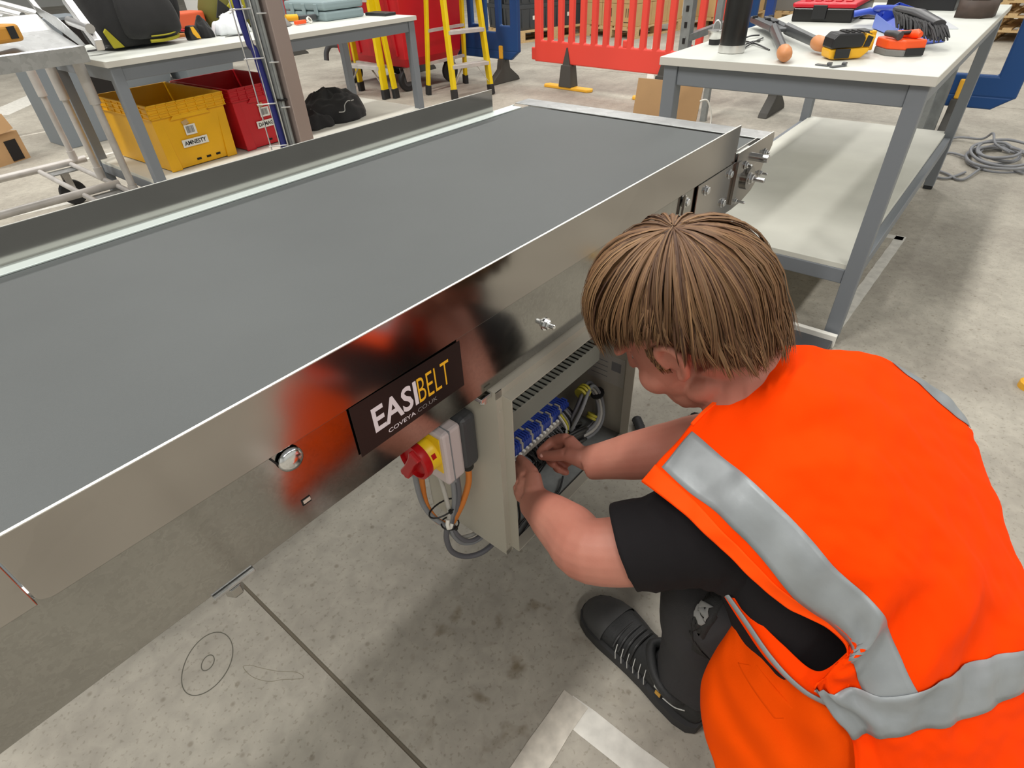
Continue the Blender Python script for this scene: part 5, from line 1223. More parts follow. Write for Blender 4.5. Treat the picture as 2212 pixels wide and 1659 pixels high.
for x, y0_ in ((0.17, -0.10), (0.20, -0.02)):
    MB().tube(smooth_path([(x, y0_, 0.35), (x+0.035, y0_-0.02, 0.25), (x+0.03, y0_-0.03, 0.14), (x+0.01, y0_, 0.05)], 5), [(0.014, 0.004)]*16, 8).build('strap', 'fabric_black', rs_, smooth=60)
MB().tube(smooth_path([(-0.20, -0.10, 0.022), (-0.26, -0.12, 0.015), (-0.30, -0.10, 0.012)], 5), [(0.003, 0.014)]*11, 8).build('strap', 'fabric_black', rs_, smooth=60)
MB().obox((0.205, -0.115, 0.20), (0.02, 0.01, 0), (-0.002, 0.004, 0), (0, 0, 0.012)).build('buckle', 'plastic_black', rs_, bevel=0.003)
# grey blow-moulded case, tablet
gc = at_('power_tool_case', 'blue grey plastic tool case lying on the rear bench', 'case', 2.66, 3.72, ZL, math.radians(2))
MB().box(-0.15, 0.165, -0.20, 0.20, 0, 0.052).build('lower_shell', 'case_blue_grey', gc, bevel=0.014, seg=3)
MB().box(-0.152, 0.167, -0.202, 0.202, 0.055, 0.105).build('upper_shell', 'case_blue_grey', gc, bevel=0.016, seg=3)
for y in (-0.14, -0.02, 0.10): MB().box(-0.158, -0.148, y, y+0.035, 0.030, 0.092).build('latch', 'case_blue_grey', gc, bevel=0.004)
tag(MB().box(2.86, 2.955, 3.36, 3.56, ZL, ZL+0.018).build('tablet', 'plastic_black', bevel=0.005), 'slim black tablet on the right end of the rear bench', 'tablet')
pbg = at_('plastic_bag', 'crumpled clear plastic bag behind the tool case on the rear bench', 'bag', 2.895, 3.88, ZL); blob(0.055, 0.06, 0.11, 9.0, amp=0.5).build('film', 'clear_film', pbg, smooth=180)
pb2 = at_('plastic_bag', 'crumpled white plastic bag in the middle of the rear bench', 'bag', 1.935, 3.585, ZL); blob(0.105, 0.09, 0.085, 4.0, amp=0.45).build('film', 'clear_film', pb2, smooth=180)
# tape measure, glove, heap of tools
tm = at_('tape_measure', 'black and yellow tape measure standing at the front of the rear bench', 'tape measure', 1.685, 3.545, ZL, math.radians(15))
MB().prism([(-0.036, 0), (0.034, 0), (0.030, 0.045), (0.010, 0.066), (-0.022, 0.064), (-0.038, 0.035)], (0, -0.018, 0), (1, 0, 0), (0, 0, 1), (0, 0.04, 0)).build('housing', 'plastic_black', tm, bevel=0.006)
MB().prism([(0.0, 0.008), (0.026, 0.002), (0.020, 0.02), (-0.002, 0.06), (-0.022, 0.060), (-0.018, 0.03)], (0, -0.0195, 0), (1, 0, 0), (0, 0, 1), (0, 0.003, 0)).build('face', 'tool_yellow', tm, bevel=0.001)
gl = at_('work_glove', 'dark grey work glove crumpled beside the tape measure', 'glove', 1.765, 3.575, ZL); blob(0.045, 0.05, 0.075, 7.0, amp=0.4).build('cuff', 'fabric_black', gl, smooth=180)
scl = at_('pliers', 'orange handled pliers lying beside the rucksack on the rear bench', 'pliers', 1.69, 3.72, ZL)
MB().tube(smooth_path([(-0.06, -0.02, 0.012), (0.0, -0.03, 0.014), (0.07, -0.03, 0.012)], 5), 0.010, 8).build('handle', 'cable_orange', scl, smooth=60)
MB().tube(smooth_path([(-0.07, 0.02, 0.03), (0.0, 0.015, 0.036), (0.07, -0.01, 0.026)], 5), 0.007, 8).build('handle', 'plastic_red', scl, smooth=60)
tag(MB().tube([(1.80, 3.44, ZL+0.004), (1.86, 3.435, ZL+0.004), (1.90, 3.43, ZL+0.005)], [0.002, 0.0025, 0.005], 8).build('screwdriver', 'plastic_black', smooth=60), 'thin black screwdriver lying at the front edge of the rear bench', 'screwdriver')
oc = at_('orange_box', 'orange plastic tool box in the heap on the rear bench', 'box', 1.825, 3.905, ZL+0.03, math.radians(4))
MB().box(-0.09, 0.10, -0.07, 0.07, 0, 0.075).build('body', 'case_orange', oc, bevel=0.012, seg=3); MB().box(-0.08, 0.09, -0.06, 0.06, -0.03, 0.0).build('foam_tray', 'fabric_black', oc)
gbg = at_('tool_bag', 'olive and lime tool bag slumped on the heap on the rear bench', 'bag', 2.10, 3.87, ZL)
pad([(0.0, 0.13, 0.10, 0, 0), (0.03, 0.15, 0.115, 0, 0), (0.09, 0.17, 0.12, 0.0, -0.005), (0.14, 0.15, 0.11, 0.0, 0.01), (0.24, 0.13, 0.09, 0.02, 0.02), (0.28, 0.09, 0.06, 0.02, 0.02)], 'fabric_olive', 'bag_body', gbg)
MB().prism([(-0.12, 0.08), (0.16, 0.085), (0.13, 0.14), (-0.03, 0.155)], (0, -0.127, 0), (1, 0, 0), (0, 0, 1), (0, 0.01, 0)).build('lime_flap', 'fabric_lime', gbg, bevel=0.004)
MB().prism([(-0.16, 0.07), (-0.12, 0.155), (0.0, 0.05), (-0.03, 0.03)], (0, -0.133, 0), (1, 0, 0), (0, 0, 1), (0, 0.008, 0)).build('black_strap', 'fabric_black', gbg, bevel=0.002)
sw = at_('scraper_blade', 'long white plastic straight edge leaning on the tool bag', 'straight edge', 2.03, 3.70, ZL)
MB().bar((-0.09, -0.01, 0.075), (0.07, 0.02, 0.115), 0.03, 0.006).build('white_edge', 'paper_white', sw); MB().bar((-0.06, -0.015, 0.055), (0.10, 0.02, 0.075), 0.012, 0.05).build('grey_stock', 'iso_grey', sw)
mgz = at_('notebook', 'blue and white notebook at the back of the rear bench', 'notebook', 2.42, 3.84, ZL, math.radians(3)); MB().box(-0.13, 0.05, -0.09, 0.09, 0, 0.026).build('pages', 'paper_white', mgz); MB().box(-0.131, 0.051, -0.092, 0.09, 0.003, 0.020).build('cover', 'barrier_blue', mgz)
clth = at_('grey_cloth', 'folded grey cloth lying by the steel column on the rear bench', 'cloth', 2.22, 3.60, ZL); blob(0.10, 0.07, 0.03, 3.0, amp=0.3).build('fabric', 'stone_grey', clth, smooth=180)
tch = at_('inspection_torch', 'yellow and black inspection torch lying on the rear bench', 'torch', 2.42, 3.62, ZL)
MB().cyl((-0.10, 0.02, 0.035), (-0.03, 0.005, 0.032), 0.018, n=14).build('torch_head', 'tool_yellow', tch, smooth=40); MB().obox((0.03, -0.008, 0.026), (0.055, -0.012, 0), (0.004, 0.018, 0), (0, 0, 0.014)).build('torch_body', 'iso_grey', tch, bevel=0.004)
snp = at_('snips', 'orange snips with white finger loops in front of the torch', 'snips', 2.38, 3.545, ZL)
MB().lathe([(0.012, -0.005), (0.019, -0.005), (0.019, 0.005), (0.012, 0.005)], (0.03, -0.01, 0.02), (0.3, -0.8, 0.5), 18, False, False).build('finger_loop', 'paper_white', snp, smooth=40); MB().obox((-0.03, 0.0, 0.014), (0.04, 0.006, 0), (0, 0.014, 0), (0, 0, 0.010)).build('body', 'plastic_orange', snp, bevel=0.004)

# ---------------------------------------------------------------- floor things beside the conveyor
dpn = thing('cabinet_door', 'dark grey cabinet door with a white edge lying on the floor by the tool bench', 'door panel', (1.81, 0.46, 0))
MB().box(-0.19, 0.185, -0.255, 0.26, 0.0, 0.028).build('panel', 'iso_grey', dpn, bevel=0.002)
MB().box(0.172, 0.192, -0.262, 0.265, 0.0, 0.048).build('white_edge', 'paper_white', dpn, bevel=0.002)
cbx = thing('cardboard_box', 'open brown cardboard box standing behind the end of the conveyor', 'box', (2.66, 1.34, 0))
MB().box(-0.15, -0.145, -0.17, 0.17, 0.0, 0.42).box(0.145, 0.15, -0.17, 0.17, 0, 0.42).box(-0.145, 0.145, -0.17, -0.165, 0, 0.42).box(-0.145, 0.145, 0.165, 0.17, 0, 0.42).box(-0.145, 0.145, -0.165, 0.165, 0, 0.005).build('carton', 'cardboard', cbx)
MB().obox((0.17, 0, 0.52), (0.018, 0, 0.10), (0, 0.17, 0), (0.002, 0, 0)).build('raised_flap', 'cardboard', cbx)
MB().obox((-0.22, 0, 0.40), (0.07, 0, 0.018), (0, 0.17, 0), (0, 0, 0.002)).build('side_flap', 'cardboard', cbx)
MB().tube(smooth_path([(0.17, -0.17, 0.55), (0.19, -0.20, 0.55), (0.19, -0.23, 0.48), (0.16, -0.24, 0.40)], 5), 0.004, 6).build('strap', 'paper_white', cbx, smooth=60)
# cable coil on the floor on the right
cc = thing('cable_coil', 'loose coil of grey cable on the floor behind the tool bench', 'cable', (4.66, -0.03, 0))
rc_ = random.Random(4); pts = []
for q in range(6*16):
    a = q*2*math.pi/16; R = 0.16+0.055*math.sin(q*0.19)+rc_.uniform(-.006, .006)
    pts.append((R*1.35*math.cos(a)+0.03*math.sin(q*.11), R*0.85*math.sin(a), 0.010+0.009*(q//16)+0.01*math.sin(q*0.5)))
MB().tube(smooth_path(pts, 2), 0.0085, 8).build('loops', 'cable_grey', cc, smooth=60)
for tail in ([(4.2822, 0.0947, 0.0100), (4.1137, 0.1630, 0.0100), (4.1317, 0.2417, 0.0100), (4.2734, 0.3054, 0.0100), (4.3526, 0.2854, 0.0200)], [(4.4198, -0.1733, 0.0100), (4.4781, -0.0048, 0.0200), (4.1332, 0.0871, 0.0100), (4.2021, 0.1758, 0.0100), (4.2749, 0.2694, 0.0100)],
             [(4.7887, -0.0689, 0.0200), (4.8009, 0.0195, 0.0600), (4.9184, 0.0549, 0.0900), (4.9621, 0.1020, 0.0400), (4.9877, 0.2526, 0.0200), (4.5805, 0.3440, 0.0100)], [(4.5614, 0.1215, 0.0200), (4.6506, 0.2277, 0.0100), (4.4834, 0.3154, 0.0100)]):
    MB().tube(smooth_path(tail, 6), 0.007, 8).build('tail', 'cable_grey', cc, w=True, smooth=60)
bxs = thing('socket_box', 'blue plug socket box on the floor behind the bench leg', 'socket', (4.42, 0.36, 0), 0.2)
MB().box(-0.05, 0.05, -0.06, 0.06, 0, 0.10).build('housing', 'barrier_blue', bxs, bevel=0.008); MB().box(-0.055, 0.04, -0.03, 0.05, 0.10, 0.15).build('lid', 'clear_film', bxs, bevel=0.006)
tag(MB().lathe([(0.03, 0), (0.03, 0.02), (0.024, 0.026)], (2.1037, -0.3518, 0.0000), n=18).build('yellow_cap', 'foot_yellow', smooth=40), 'yellow plastic cap on the floor at the right edge', 'cap')

# ---------------------------------------------------------------- steel column with cable basket
cl = thing('steel_post', 'slim steel column with grey conduits rising in front of the rear bench', 'column', (1.69, 2.76, 0))
MB().box(-0.038, 0.038, -0.045, 0.045, 0.0, 3.2).build('post', 'column_steel', cl, bevel=0.004)
MB().box(-0.07, 0.09, -0.08, 0.07, 0, 0.012).build('base_plate', 'galvanised_dull', cl)
for dx, dy, r in ((-0.052, 0.020, 0.015), (-0.066, 0.050, 0.016), (-0.046, 0.052, 0.009), (-0.030, 0.054, 0.007), (-0.058, -0.006, 0.008)):
    MB().cyl((dx, dy, 0.0), (dx, dy, 3.2), r, n=12).build('conduit', 'strut_galv', cl, smooth=40)
for z in (0.62, 1.12): MB().obox((-0.050, 0.022, z), (0.022, 0, 0), (0, 0.040, 0), (0, 0, 0.004)).build('cable_tie', 'wire_black', cl)
wk = thing('cable_basket', 'upright wire cable basket with a dark blue cable beside the column', 'cable basket', (1.585, 2.775, 0))
for k, (dx, dy) in enumerate(((-0.045, 0.040), (-0.010, 0.012), (0.018, -0.014))):
    MB().cyl((dx, dy, 0.0), (dx, dy, 3.2), 0.0032, n=8).build('long_wire', 'aluminium', wk, smooth=40)
for k in range(16):
    z = 0.23+0.19*k
    MB().tube([(-0.055, 0.040, z), (-0.020, 0.010, z), (0.014, -0.014, z)], 0.0032, 6).build('cross_wire', 'aluminium', wk)
    MB().tube([(-0.076, -0.010, z-0.02), (-0.046, -0.040, z-0.02)], 0.0032, 6).build('clip_wire', 'aluminium', cl)
MB().tube(smooth_path([(0.012, 0.012, 0.0), (0.010, 0.012, 0.4), (0.0, 0.020, 0.8), (-0.018, 0.036, 1.1), (-0.02, 0.036, 3.2)], 5), 0.016, 10).build('blue_cable', 'cable_blue', wk, smooth=60)

# ---------------------------------------------------------------- tubular trolley on the left
tro_ = thing('picking_trolley', 'silver tubular steel trolley with sloping tray and castors at the left', 'trolley', (0.5, 3.85, 0))
TB = 0.22
def tt(p, q, r, nm='tube', m='aluminium_matt'): return MB().cyl(p, q, r, n=12).build(nm, m, tro_, w=True, smooth=40)
tt((-0.9, 4.36, TB), (1.16, 4.36, TB), 0.020, 'base_rail'); tt((-0.9, 3.66, TB), (1.072, 3.66, TB), 0.020, 'base_rail'); tt((-0.9, 3.22, TB), (1.07, 3.22, TB), 0.020, 'base_rail')
for x in (0.90, 1.07): tt((x, 4.36, TB-0.01), (x-0.02, 3.22, TB-0.01), 0.014, 'cross_rail')
for (x, y, zt_) in ((1.10, 4.36, 0.80), (1.055, 3.84, 0.84), (1.03, 3.34, 0.875)):
    tt((x, y, TB), (x, y, zt_), 0.017, 'leg'); tt((x, y, TB), (x, y, TB+0.06), 0.022, 'leg_collar'); tt((x, y, zt_-0.22), (x, y, zt_), 0.024, 'leg_sleeve')
    tt((x-1.6, y, TB), (x-1.6, y, zt_), 0.017, 'leg')
for (x, y) in ((1.00, 4.30), (0.99, 3.60), (-0.6, 4.30), (-0.6, 3.60)):
    cs = MB().box(x-0.07, x+0.07, y-0.05, y+0.05, TB-0.030, TB-0.024).build('castor_plate', 'galvanised_dull', tro_, w=True)
    MB().cyl((x, y-0.018, 0.072), (x, y+0.018, 0.072), 0.072, n=24).build('wheel', 'black_rubber', cs, w=True, smooth=40, bevel=0.006)
    MB().box(x-0.018, x+0.018, y-0.026, y-0.021, 0.06, TB-0.03).box(x-0.018, x+0.018, y+0.021, y+0.026, 0.06, TB-0.03).build('fork', 'aluminium_matt', cs, w=True)
pr = [(3.20, 0.835), (3.20, 0.895), (3.205, 0.900), (3.26, 0.890), (3.50, 0.945), (3.62, 1.00), (3.62, 0.994), (3.50, 0.938), (3.26, 0.882), (3.21, 0.885), (3.206, 0.835)]
MB().prism([(a, b) for a, b in pr], (-0.75, 0, 0), (0, 1, 0), (0, 0, 1), (1.79, 0, 0)).build('sloping_tray', 'galvanised_dull', tro_, w=True)
MB().prism([(3.205, 0.895), (3.26, 0.89), (3.62, 1.0), (3.62, 1.03), (3.40, 0.99), (3.26, 0.93)], (1.045, 0, 0), (0, 1, 0), (0, 0, 1), (0.004, 0, 0)).build('tray_cheek', 'galvanised_dull', tro_, w=True)
MB().bar((1.0422, 3.0300, 0.9048), (1.0936, 3.3500, 1.0604), 0.030, 0.045).build('stile', 'aluminium', tro_, w=True, bevel=0.004)
MB().bar((1.0625, 3.6200, 0.9946), (1.0911, 3.8000, 1.0555), 0.022, 0.022).build('stile', 'aluminium', tro_, w=True, bevel=0.003)
for a, b in (((1.0731, 3.7000, 0.9917), (0.9741, 3.9500, 1.0462)), ((1.0064, 3.7000, 0.9906), (0.9372, 3.8500, 1.0256)), ((0.9399, 3.7000, 0.9897), (0.9112, 3.8000, 1.0005)), ((1.0390, 3.0500, 0.9630), (1.0731, 3.3500, 0.9781))):
    MB().cyl(a, b, 0.018, n=12).build('hand_rail', 'aluminium', tro_, w=True, smooth=40)
dtl = thing('cordless_driver', 'amber and black cordless driver lying on the trolley tray', 'driver', (0.8001, 3.3000, 0.9309), 0.3)
MB().box(-0.10, 0.055, -0.04, 0.05, 0.0, 0.062).build('housing', 'tool_amber', dtl, bevel=0.014, seg=3); MB().box(0.0, 0.03, -0.043, 0.0, 0.012, 0.055).build('side_print', 'plastic_black', dtl); MB().cyl((-0.09, 0, 0.07), (0.0, 0, 0.075), 0.012, n=12).build('bit', 'aluminium', dtl, smooth=40)
# cardboard offcuts on the floor behind the trolley
ct1 = thing('cardboard_carton', 'torn brown cardboard carton on the floor behind the trolley', 'carton', (1.0478, 5.8498, 0.0000), 0.4)
MB().box(-0.18, 0.11, -0.11, 0.11, 0, 0.20).build('carton_body', 'cardboard', ct1); MB().obox((0.02, -0.112, 0.08), (0.045, 0, 0), (0, 0.002, 0), (0, 0, 0.07)).build('opening', 'hole_black', ct1); MB().obox((0.0, -0.11, 0.26), (0.08, 0, 0.01), (0, 0.02, 0.05), (0.001, 0.002, 0)).build('flap', 'cardboard', ct1)
ct2 = thing('cardboard_offcut', 'curled piece of brown cardboard leaning on the carton', 'cardboard', (1.2372, 6.7346, 0.0000), 0.2)
MB().loft([[Vector((x, y, z)) for x, y in ((-0.1, 0.05), (-0.02, 0.06), (0.05, 0.02), (0.07, -0.05), (0.05, -0.1))] for z in (0.0, 0.20)], False, False).build('sheet', 'cardboard_dark', ct2, solid=0.004, smooth=60)

# ---------------------------------------------------------------- yellow stepladders
def ladder(label, F0, F1, B0, B1, top, n_tr, hgt=1.9):
    base = (V3(F0)+V3(F1)+V3(B0)+V3(B1))/4
    l = thing('stepladder', label, 'stepladder', (base.x, base.y, 0))
    F0, F1, B0, B1, T0, T1 = map(V3, (F0, F1, B0, B1, top[0], top[1]))
    sd_ = (F1-F0).normalized(); fwd_ = Vector((-sd_.y, sd_.x, 0))
    for nm, p, q in (('front_stile', F0, T0), ('front_stile', F1, T1), ('rear_stile', B0, T0+Vector((0.03, 0.05, 0))), ('rear_stile', B1, T1+Vector((0.03, 0.05, 0)))):
        s_ = MB().bar(p+(q-p)*0.03, q, 0.028 if 'rear' in nm else 0.032, 0.075 if 'front' in nm else 0.055, fwd_).build(nm, 'ladder_yellow', l, w=True, bevel=0.004)
        MB().bar(p, p+(q-p)*0.045, 0.040, 0.085 if 'front' in nm else 0.065, fwd_).build('rubber_foot', 'black_rubber', s_, w=True, bevel=0.004)
    for k in range(1, n_tr+1):
        t_ = k*0.27/hgt; a = mix(F0, T0, t_); b = mix(F1, T1, t_)
        tr = MB().bar(a, b, 0.085, 0.032).build('tread', 'aluminium_matt', l, w=True, bevel=0.003)
        for j in (-1, 0, 1): MB().bar(a+fwd_*0.025*j+Vector((0, 0, 0.017)), b+fwd_*0.025*j+Vector((0, 0, 0.017)), 0.010, 0.004).build('grip_rib', 'aluminium_matt', tr, w=True)
        if k == 1:
            for e, c in ((a, F0), (b, F1)): MB().bar(mix(a, b, .3 if e is a else .7)-Vector((0, 0, 0.015)), c+(e-c)*0.35, 0.02, 0.004).build('brace', 'aluminium_matt', l, w=True)
        if k <= 2:
            c, d = mix(B0, T0, t_), mix(B1, T1, t_); MB().bar(c, d, 0.03, 0.025).build('rear_rung', 'aluminium_matt', l, w=True)
    return l
ladder('yellow fibreglass stepladder standing open in front of the blue barrier', (4.2832, 4.2001, 0.0000), (4.6571, 4.0589, 0.0000), (4.3256, 4.6012, 0.0000), (4.9354, 4.6592, 0.0000), ((4.50, 4.50, 1.9), (4.72, 4.36, 1.9)), 6)
ladder('yellow stepladder partly hidden behind the right end of the rear bench', (3.9857, 4.8443, 0.0000), (3.9338, 5.3018, 0.0000), (4.0644, 4.7833, 0.0000), (4.1339, 5.3991, 0.0000), ((4.00, 4.90, 1.9), (4.03, 5.30, 1.9)), 6)

# ---------------------------------------------------------------- red wheeled bin
bn = thing('wheeled_bin', 'large red plastic bin on castors behind the stepladders', 'bin', (4.68, 5.36, 0), math.radians(-3))
rbx = lambda a, b, c, d, z: [Vector((a, c, z)), Vector((b, c, z)), Vector((b, d, z)), Vector((a, d, z))]
MB().loft([rbx(-0.34, 0.34, -0.52, 0.52, 0.22), rbx(-0.38, 0.38, -0.56, 0.56, 0.30), rbx(-0.44, 0.44, -0.64, 0.64, 1.10), rbx(-0.46, 0.46, -0.67, 0.67, 1.11), rbx(-0.46, 0.46, -0.67, 0.67, 1.20)]).build('tub', 'bin_red', bn, bevel=0.03, seg=3)
for y in (-0.45, -0.15, 0.15, 0.45): MB().prism([(-0.375, 0.32), (-0.40, 0.32), (-0.455, 1.08), (-0.43, 1.08)], (0, y-0.02, 0), (1, 0, 0), (0, 0, 1), (0, 0.04, 0)).build('moulded_rib', 'bin_red', bn, bevel=0.006)
for x in (-0.30, 0.30):
    for y in (-0.45, 0.45):
        ws = MB().cyl((x, y-0.022, 0.10), (x, y+0.022, 0.10), 0.10, n=26).build('castor', 'black_rubber', bn, smooth=40, bevel=0.01)
        MB().cyl((x, y-0.024, 0.10), (x, y+0.024, 0.10), 0.055, n=20).build('hub', 'iso_grey', ws, smooth=40)
        MB().prism([(-0.03, 0.09), (0.03, 0.09), (0.055, 0.215), (-0.055, 0.215)], (x, y-0.034, 0), (1, 0, 0), (0, 0, 1), (0, 0.006, 0)).prism([(-0.03, 0.09), (0.03, 0.09), (0.055, 0.215), (-0.055, 0.215)], (x, y+0.028, 0), (1, 0, 0), (0, 0, 1), (0, 0.006, 0)).build('fork', 'galvanised_dull', ws)
MB().tube(smooth_path([(-0.36, 0.56, 0.36), (-0.40, 0.66, 0.36), (-0.44, 0.70, 0.30), (-0.46, 0.70, 0.22)], 5), 0.028, 10).build('tow_handle', 'iso_grey', bn, smooth=60)

# ---------------------------------------------------------------- plastic barriers
def barrier(label, p, q, col, zb, foots, kind):
    p, q = V3((*p, 0)), V3((*q, 0)); L_ = (q-p).length; rz = math.atan2(q.y-p.y, q.x-p.x)
    b = thing('barrier', label, 'barrier', p, rz)
    if kind == 'slat':
        n = 14; pitch = (L_-0.12)/n
        holes = [(0.09+pitch*k, 0.09+pitch*k+pitch*0.56, zb+0.185, 0.93) for k in range(n)]
        MB().frame(0, L_, zb, 1.0, -0.022, 0.022, holes).build('panel', col, b, bevel=0.012, seg=3)
        for k in range(3): MB().lathe([(0.020, 0), (0.034, 0), (0.036, 0.008), (0.024, 0.008)], (0.30+0.62*k, 0.022, zb+0.10), (0, 1, 0), 20, False, False).build('boss', col, b, smooth=40)
        for k in range(3): MB().box(0.62*k+0.42, 0.62*k+0.47, -0.02, 0.02, zb+0.18, zb+0.24).build('lug', col, b, bevel=0.01)
        MB().box(-0.05, 0.01, -0.015, 0.015, zb+0.01, zb+0.12).build('hook', col, b, bevel=0.012, seg=3)
    else:
        n = 9; pitch = (L_-0.14)/n
        holes = [(0.10+pitch*k, 0.10+pitch*k+pitch*0.66, zb+(0.24 if k % 2 else 0.30), 0.95) for k in range(n)] if kind == 'open' else [(0.14, L_-0.14, zb+0.20, 0.95)]
        MB().frame(0, L_, zb+0.07, 1.0, -0.024, 0.024, holes).build('panel', col, b, bevel=0.014, seg=3)
        MB().prism([(0.11, zb), (L_-0.11, zb), (L_, zb+0.08), (0, zb+0.08)], (0, -0.024, 0), (1, 0, 0), (0, 0, 1), (0, 0.048, 0)).build('lower_edge', col, b, bevel=0.012, seg=3)
        for k in range(6): MB().obox((L_*(k+0.7)/6.4, 0.024, zb+0.135), (0.055, 0, 0), (0, 0.004, 0), (0, 0, 0.03)).build('moulded_pad', col, b, bevel=0.006)
    for x, style in foots:
        if style == 'flat':
            ft = MB().prism([(-0.30, 0.0), (-0.27, -0.05), (0.27, -0.05), (0.30, 0), (0.27, 0.05), (-0.27, 0.05)], (x, 0, 0), (1, 0, 0), (0, 1, 0), (0, 0, 0.025)).build('foot_base', 'foot_yellow', b, bevel=0.006)
            MB().loft([[Vector((x+a*sx, c*sy, z)) for sx, sy in ((-1, -1), (1, -1), (1, 1), (-1, 1))] for z, a, c in ((0.025, 0.075, 0.06), (0.21, 0.058, 0.045), (0.215, 0.042, 0.04), (0.36, 0.006, 0.03))]).build('foot_cone', 'barrier_foot', ft, bevel=0.008)
        else:
            ft = MB().prism([(-0.22, 0.0), (0.22, 0.0), (0.20, 0.035), (0.07, 0.13), (0.05, 0.22), (-0.05, 0.22), (-0.07, 0.13), (-0.20, 0.035)], (x-0.035, 0, 0), (0, 1, 0), (0, 0, 1), (0.07, 0, 0)).build('foot_wedge', 'barrier_foot', b, bevel=0.006)
            MB().box(x-0.024, x+0.024, -0.04, 0.04, 0.22, 0.34).build('foot_tongue', 'foot_yellow', ft, bevel=0.008)
    return b
barrier('red plastic crowd barrier with vertical slots behind the conveyor', (5.23, 3.94), (5.06, 1.99), 'barrier_red', 0.215, [(0.42, 'flat'), (1.48, 'flat')], 'slat')
barrier('dark blue plastic barrier behind the stepladder', (5.25, 6.00), (5.16, 4.09), 'barrier_blue', 0.215, [(0.35, 'wedge'), (1.68, 'wedge')], 'open')
barrier('dark blue plastic barrier beyond the tool bench', (5.18, 1.93), (5.20, 0.02), 'barrier_blue', 0.17, [(0.40, 'wedge'), (1.60, 'wedge')], 'frame')
# galvanised strut frame behind the tool bench
fr = thing('strut_frame', 'galvanised slotted strut frame standing behind the tool bench', 'frame', (4.72, 1.25, 0))
def strut(p, q, w=0.042, nm='upright'):
    s_ = MB().bar(p, q, w, w).build(nm, 'strut_galv', fr, w=True); return s_
u1 = strut((4.60, 2.08, 0), (4.60, 2.08, 2.3), 0.07); u2 = strut((4.68, 1.885, 0), (4.68, 1.885, 2.3)); u3 = strut((4.86, 0.46, 0), (4.86, 0.46, 2.3), 0.06); u4 = strut((5.02, 0.41, 0), (5.02, 0.41, 2.3), 0.06)
for k in range(14): MB().obox((4.563, 2.08, 0.25+0.1*k), (0.002, 0, 0), (0, 0.010, 0), (0, 0, 0.018)).build('slot', 'hole_black', u1, w=True)
ra = V3((4.5800, 2.0638, 0.5682)); rb2 = V3((4.9500, 1.9405, 0.6217)); rl_ = strut(ra, rb2, 0.045, 'slotted_rail')
for k in range(12):
    c = mix(ra, rb2, (k+0.5)/12); MB().obox(c+Vector((-0.0245, 0.0, 0)), (0.001, 0, 0), (0.006, -0.010, 0), (0, 0, 0.009)).build('slot', 'hole_black', rl_, w=True)

# ---------------------------------------------------------------- pallets and stacked goods in the distance
def pallet(label, x, y, rz, lx=1.2, ly=0.8, h=0.144, z0=0.0):
    p = thing('pallet', label, 'pallet', (x, y, z0), rz)
    n = 7
    for k in range(n):
        b = MB().box(0, lx, 0.0+k*(ly-0.09)/(n-1), 0.09+k*(ly-0.09)/(n-1), h-0.022, h).build('deck_board', 'pallet_wood', p)
    for i in range(3):
        xx = i*(lx-0.12)/2
        MB().box(xx, xx+0.12, 0, ly, h-0.044, h-0.022).build('stringer_board', 'pallet_wood', p)
        for j in range(3):
            yy = j*(ly-0.12)/2; MB().box(xx, xx+0.12, yy, yy+0.12, 0.022, h-0.044).build('block', 'pallet_wood', p)
    for j in range(3):
        yy = j*(ly-0.1)/2; MB().box(0, lx, yy, yy+0.1, 0, 0.022).build('base_board', 'pallet_wood', p)
    return p
def carton(label, P_, rz, lx, ly, h, col, arrows=True, group=None):
    c = thing('carton', label, 'carton', P_, rz, group)
    MB().box(0, lx, 0, ly, 0.001, h-0.001).build('box', col, c, bevel=0.006)
    MB().box(lx*0.0, lx, ly*0.47, ly*0.53, h-0.001, h).build('seam_tape', 'cardboard_dark', c)
    if arrows:
        for y in (0.40, 0.52): MB().box(-0.002, 0.0005, ly*y, ly*y+0.012, h*0.42, h*0.80).build('arrow_print', 'print_dark', c)
        MB().box(-0.002, 0.0005, ly*0.34, ly*0.66, h*0.18, h*0.21).build('arrow_base', 'print_dark', c)
    return c
def local(o, rz, a, b): return (o[0]+a*math.cos(rz)-b*math.sin(rz), o[1]+a*math.sin(rz)+b*math.cos(rz))
rA = math.radians(-8); oA = (8.42, 4.60)
pallet('light wood pallet under the pale cartons behind the red barrier', *oA, rA, 1.2, 0.92)
names = {(0, 0): 'lowest', (1, 0): 'second', (2, 0): 'third'}
for kz, lv in enumerate(('bottom', 'second', 'top')):
    for ky, sd in enumerate(('right', 'middle', 'left')):
        for kx, dp_ in enumerate(('front', 'middle', 'rear')):
            x, y = local(oA, rA, 0.02+0.39*kx, 0.02+0.30*ky)
            if ky and kx: continue
            carton('%s carton, %s layer, %s column of the pale stack behind the barrier' % (dp_, lv, sd), (x, y, 0.144+0.275*kz), rA, 0.385, 0.295, 0.275, 'cardboard_pale', kx == 0, 'pale cartons on the pallet')
rB = math.radians(-8); oB = (9.05, 5.55)
pallet('worn wood pallet under the brown wrapped cartons', *oB, rB, 1.2, 1.0)
for kz, lv in enumerate(('bottom', 'upper')):
    for ky, sd in enumerate(('right', 'left')):
        x, y = local(oB, rB, 0.03, 0.03+0.48*ky)
        c = carton('wrapped brown carton, %s layer, %s side of its pallet' % (lv, sd), (x, y, 0.144+0.40*kz), rB, 1.1, 0.46, 0.40, 'cardboard_dark', kz == 0, 'brown wrapped cartons')
        MB().box(-0.003, 0.0, 0.12, 0.20, 0.12, 0.24).build('white_label', 'paper_white', c)
rT = math.radians(-18.6); oT = (7.47, 5.94)
pallet('wood pallet under the stacked charcoal totes', *oT, rT, 1.3, 1.0)
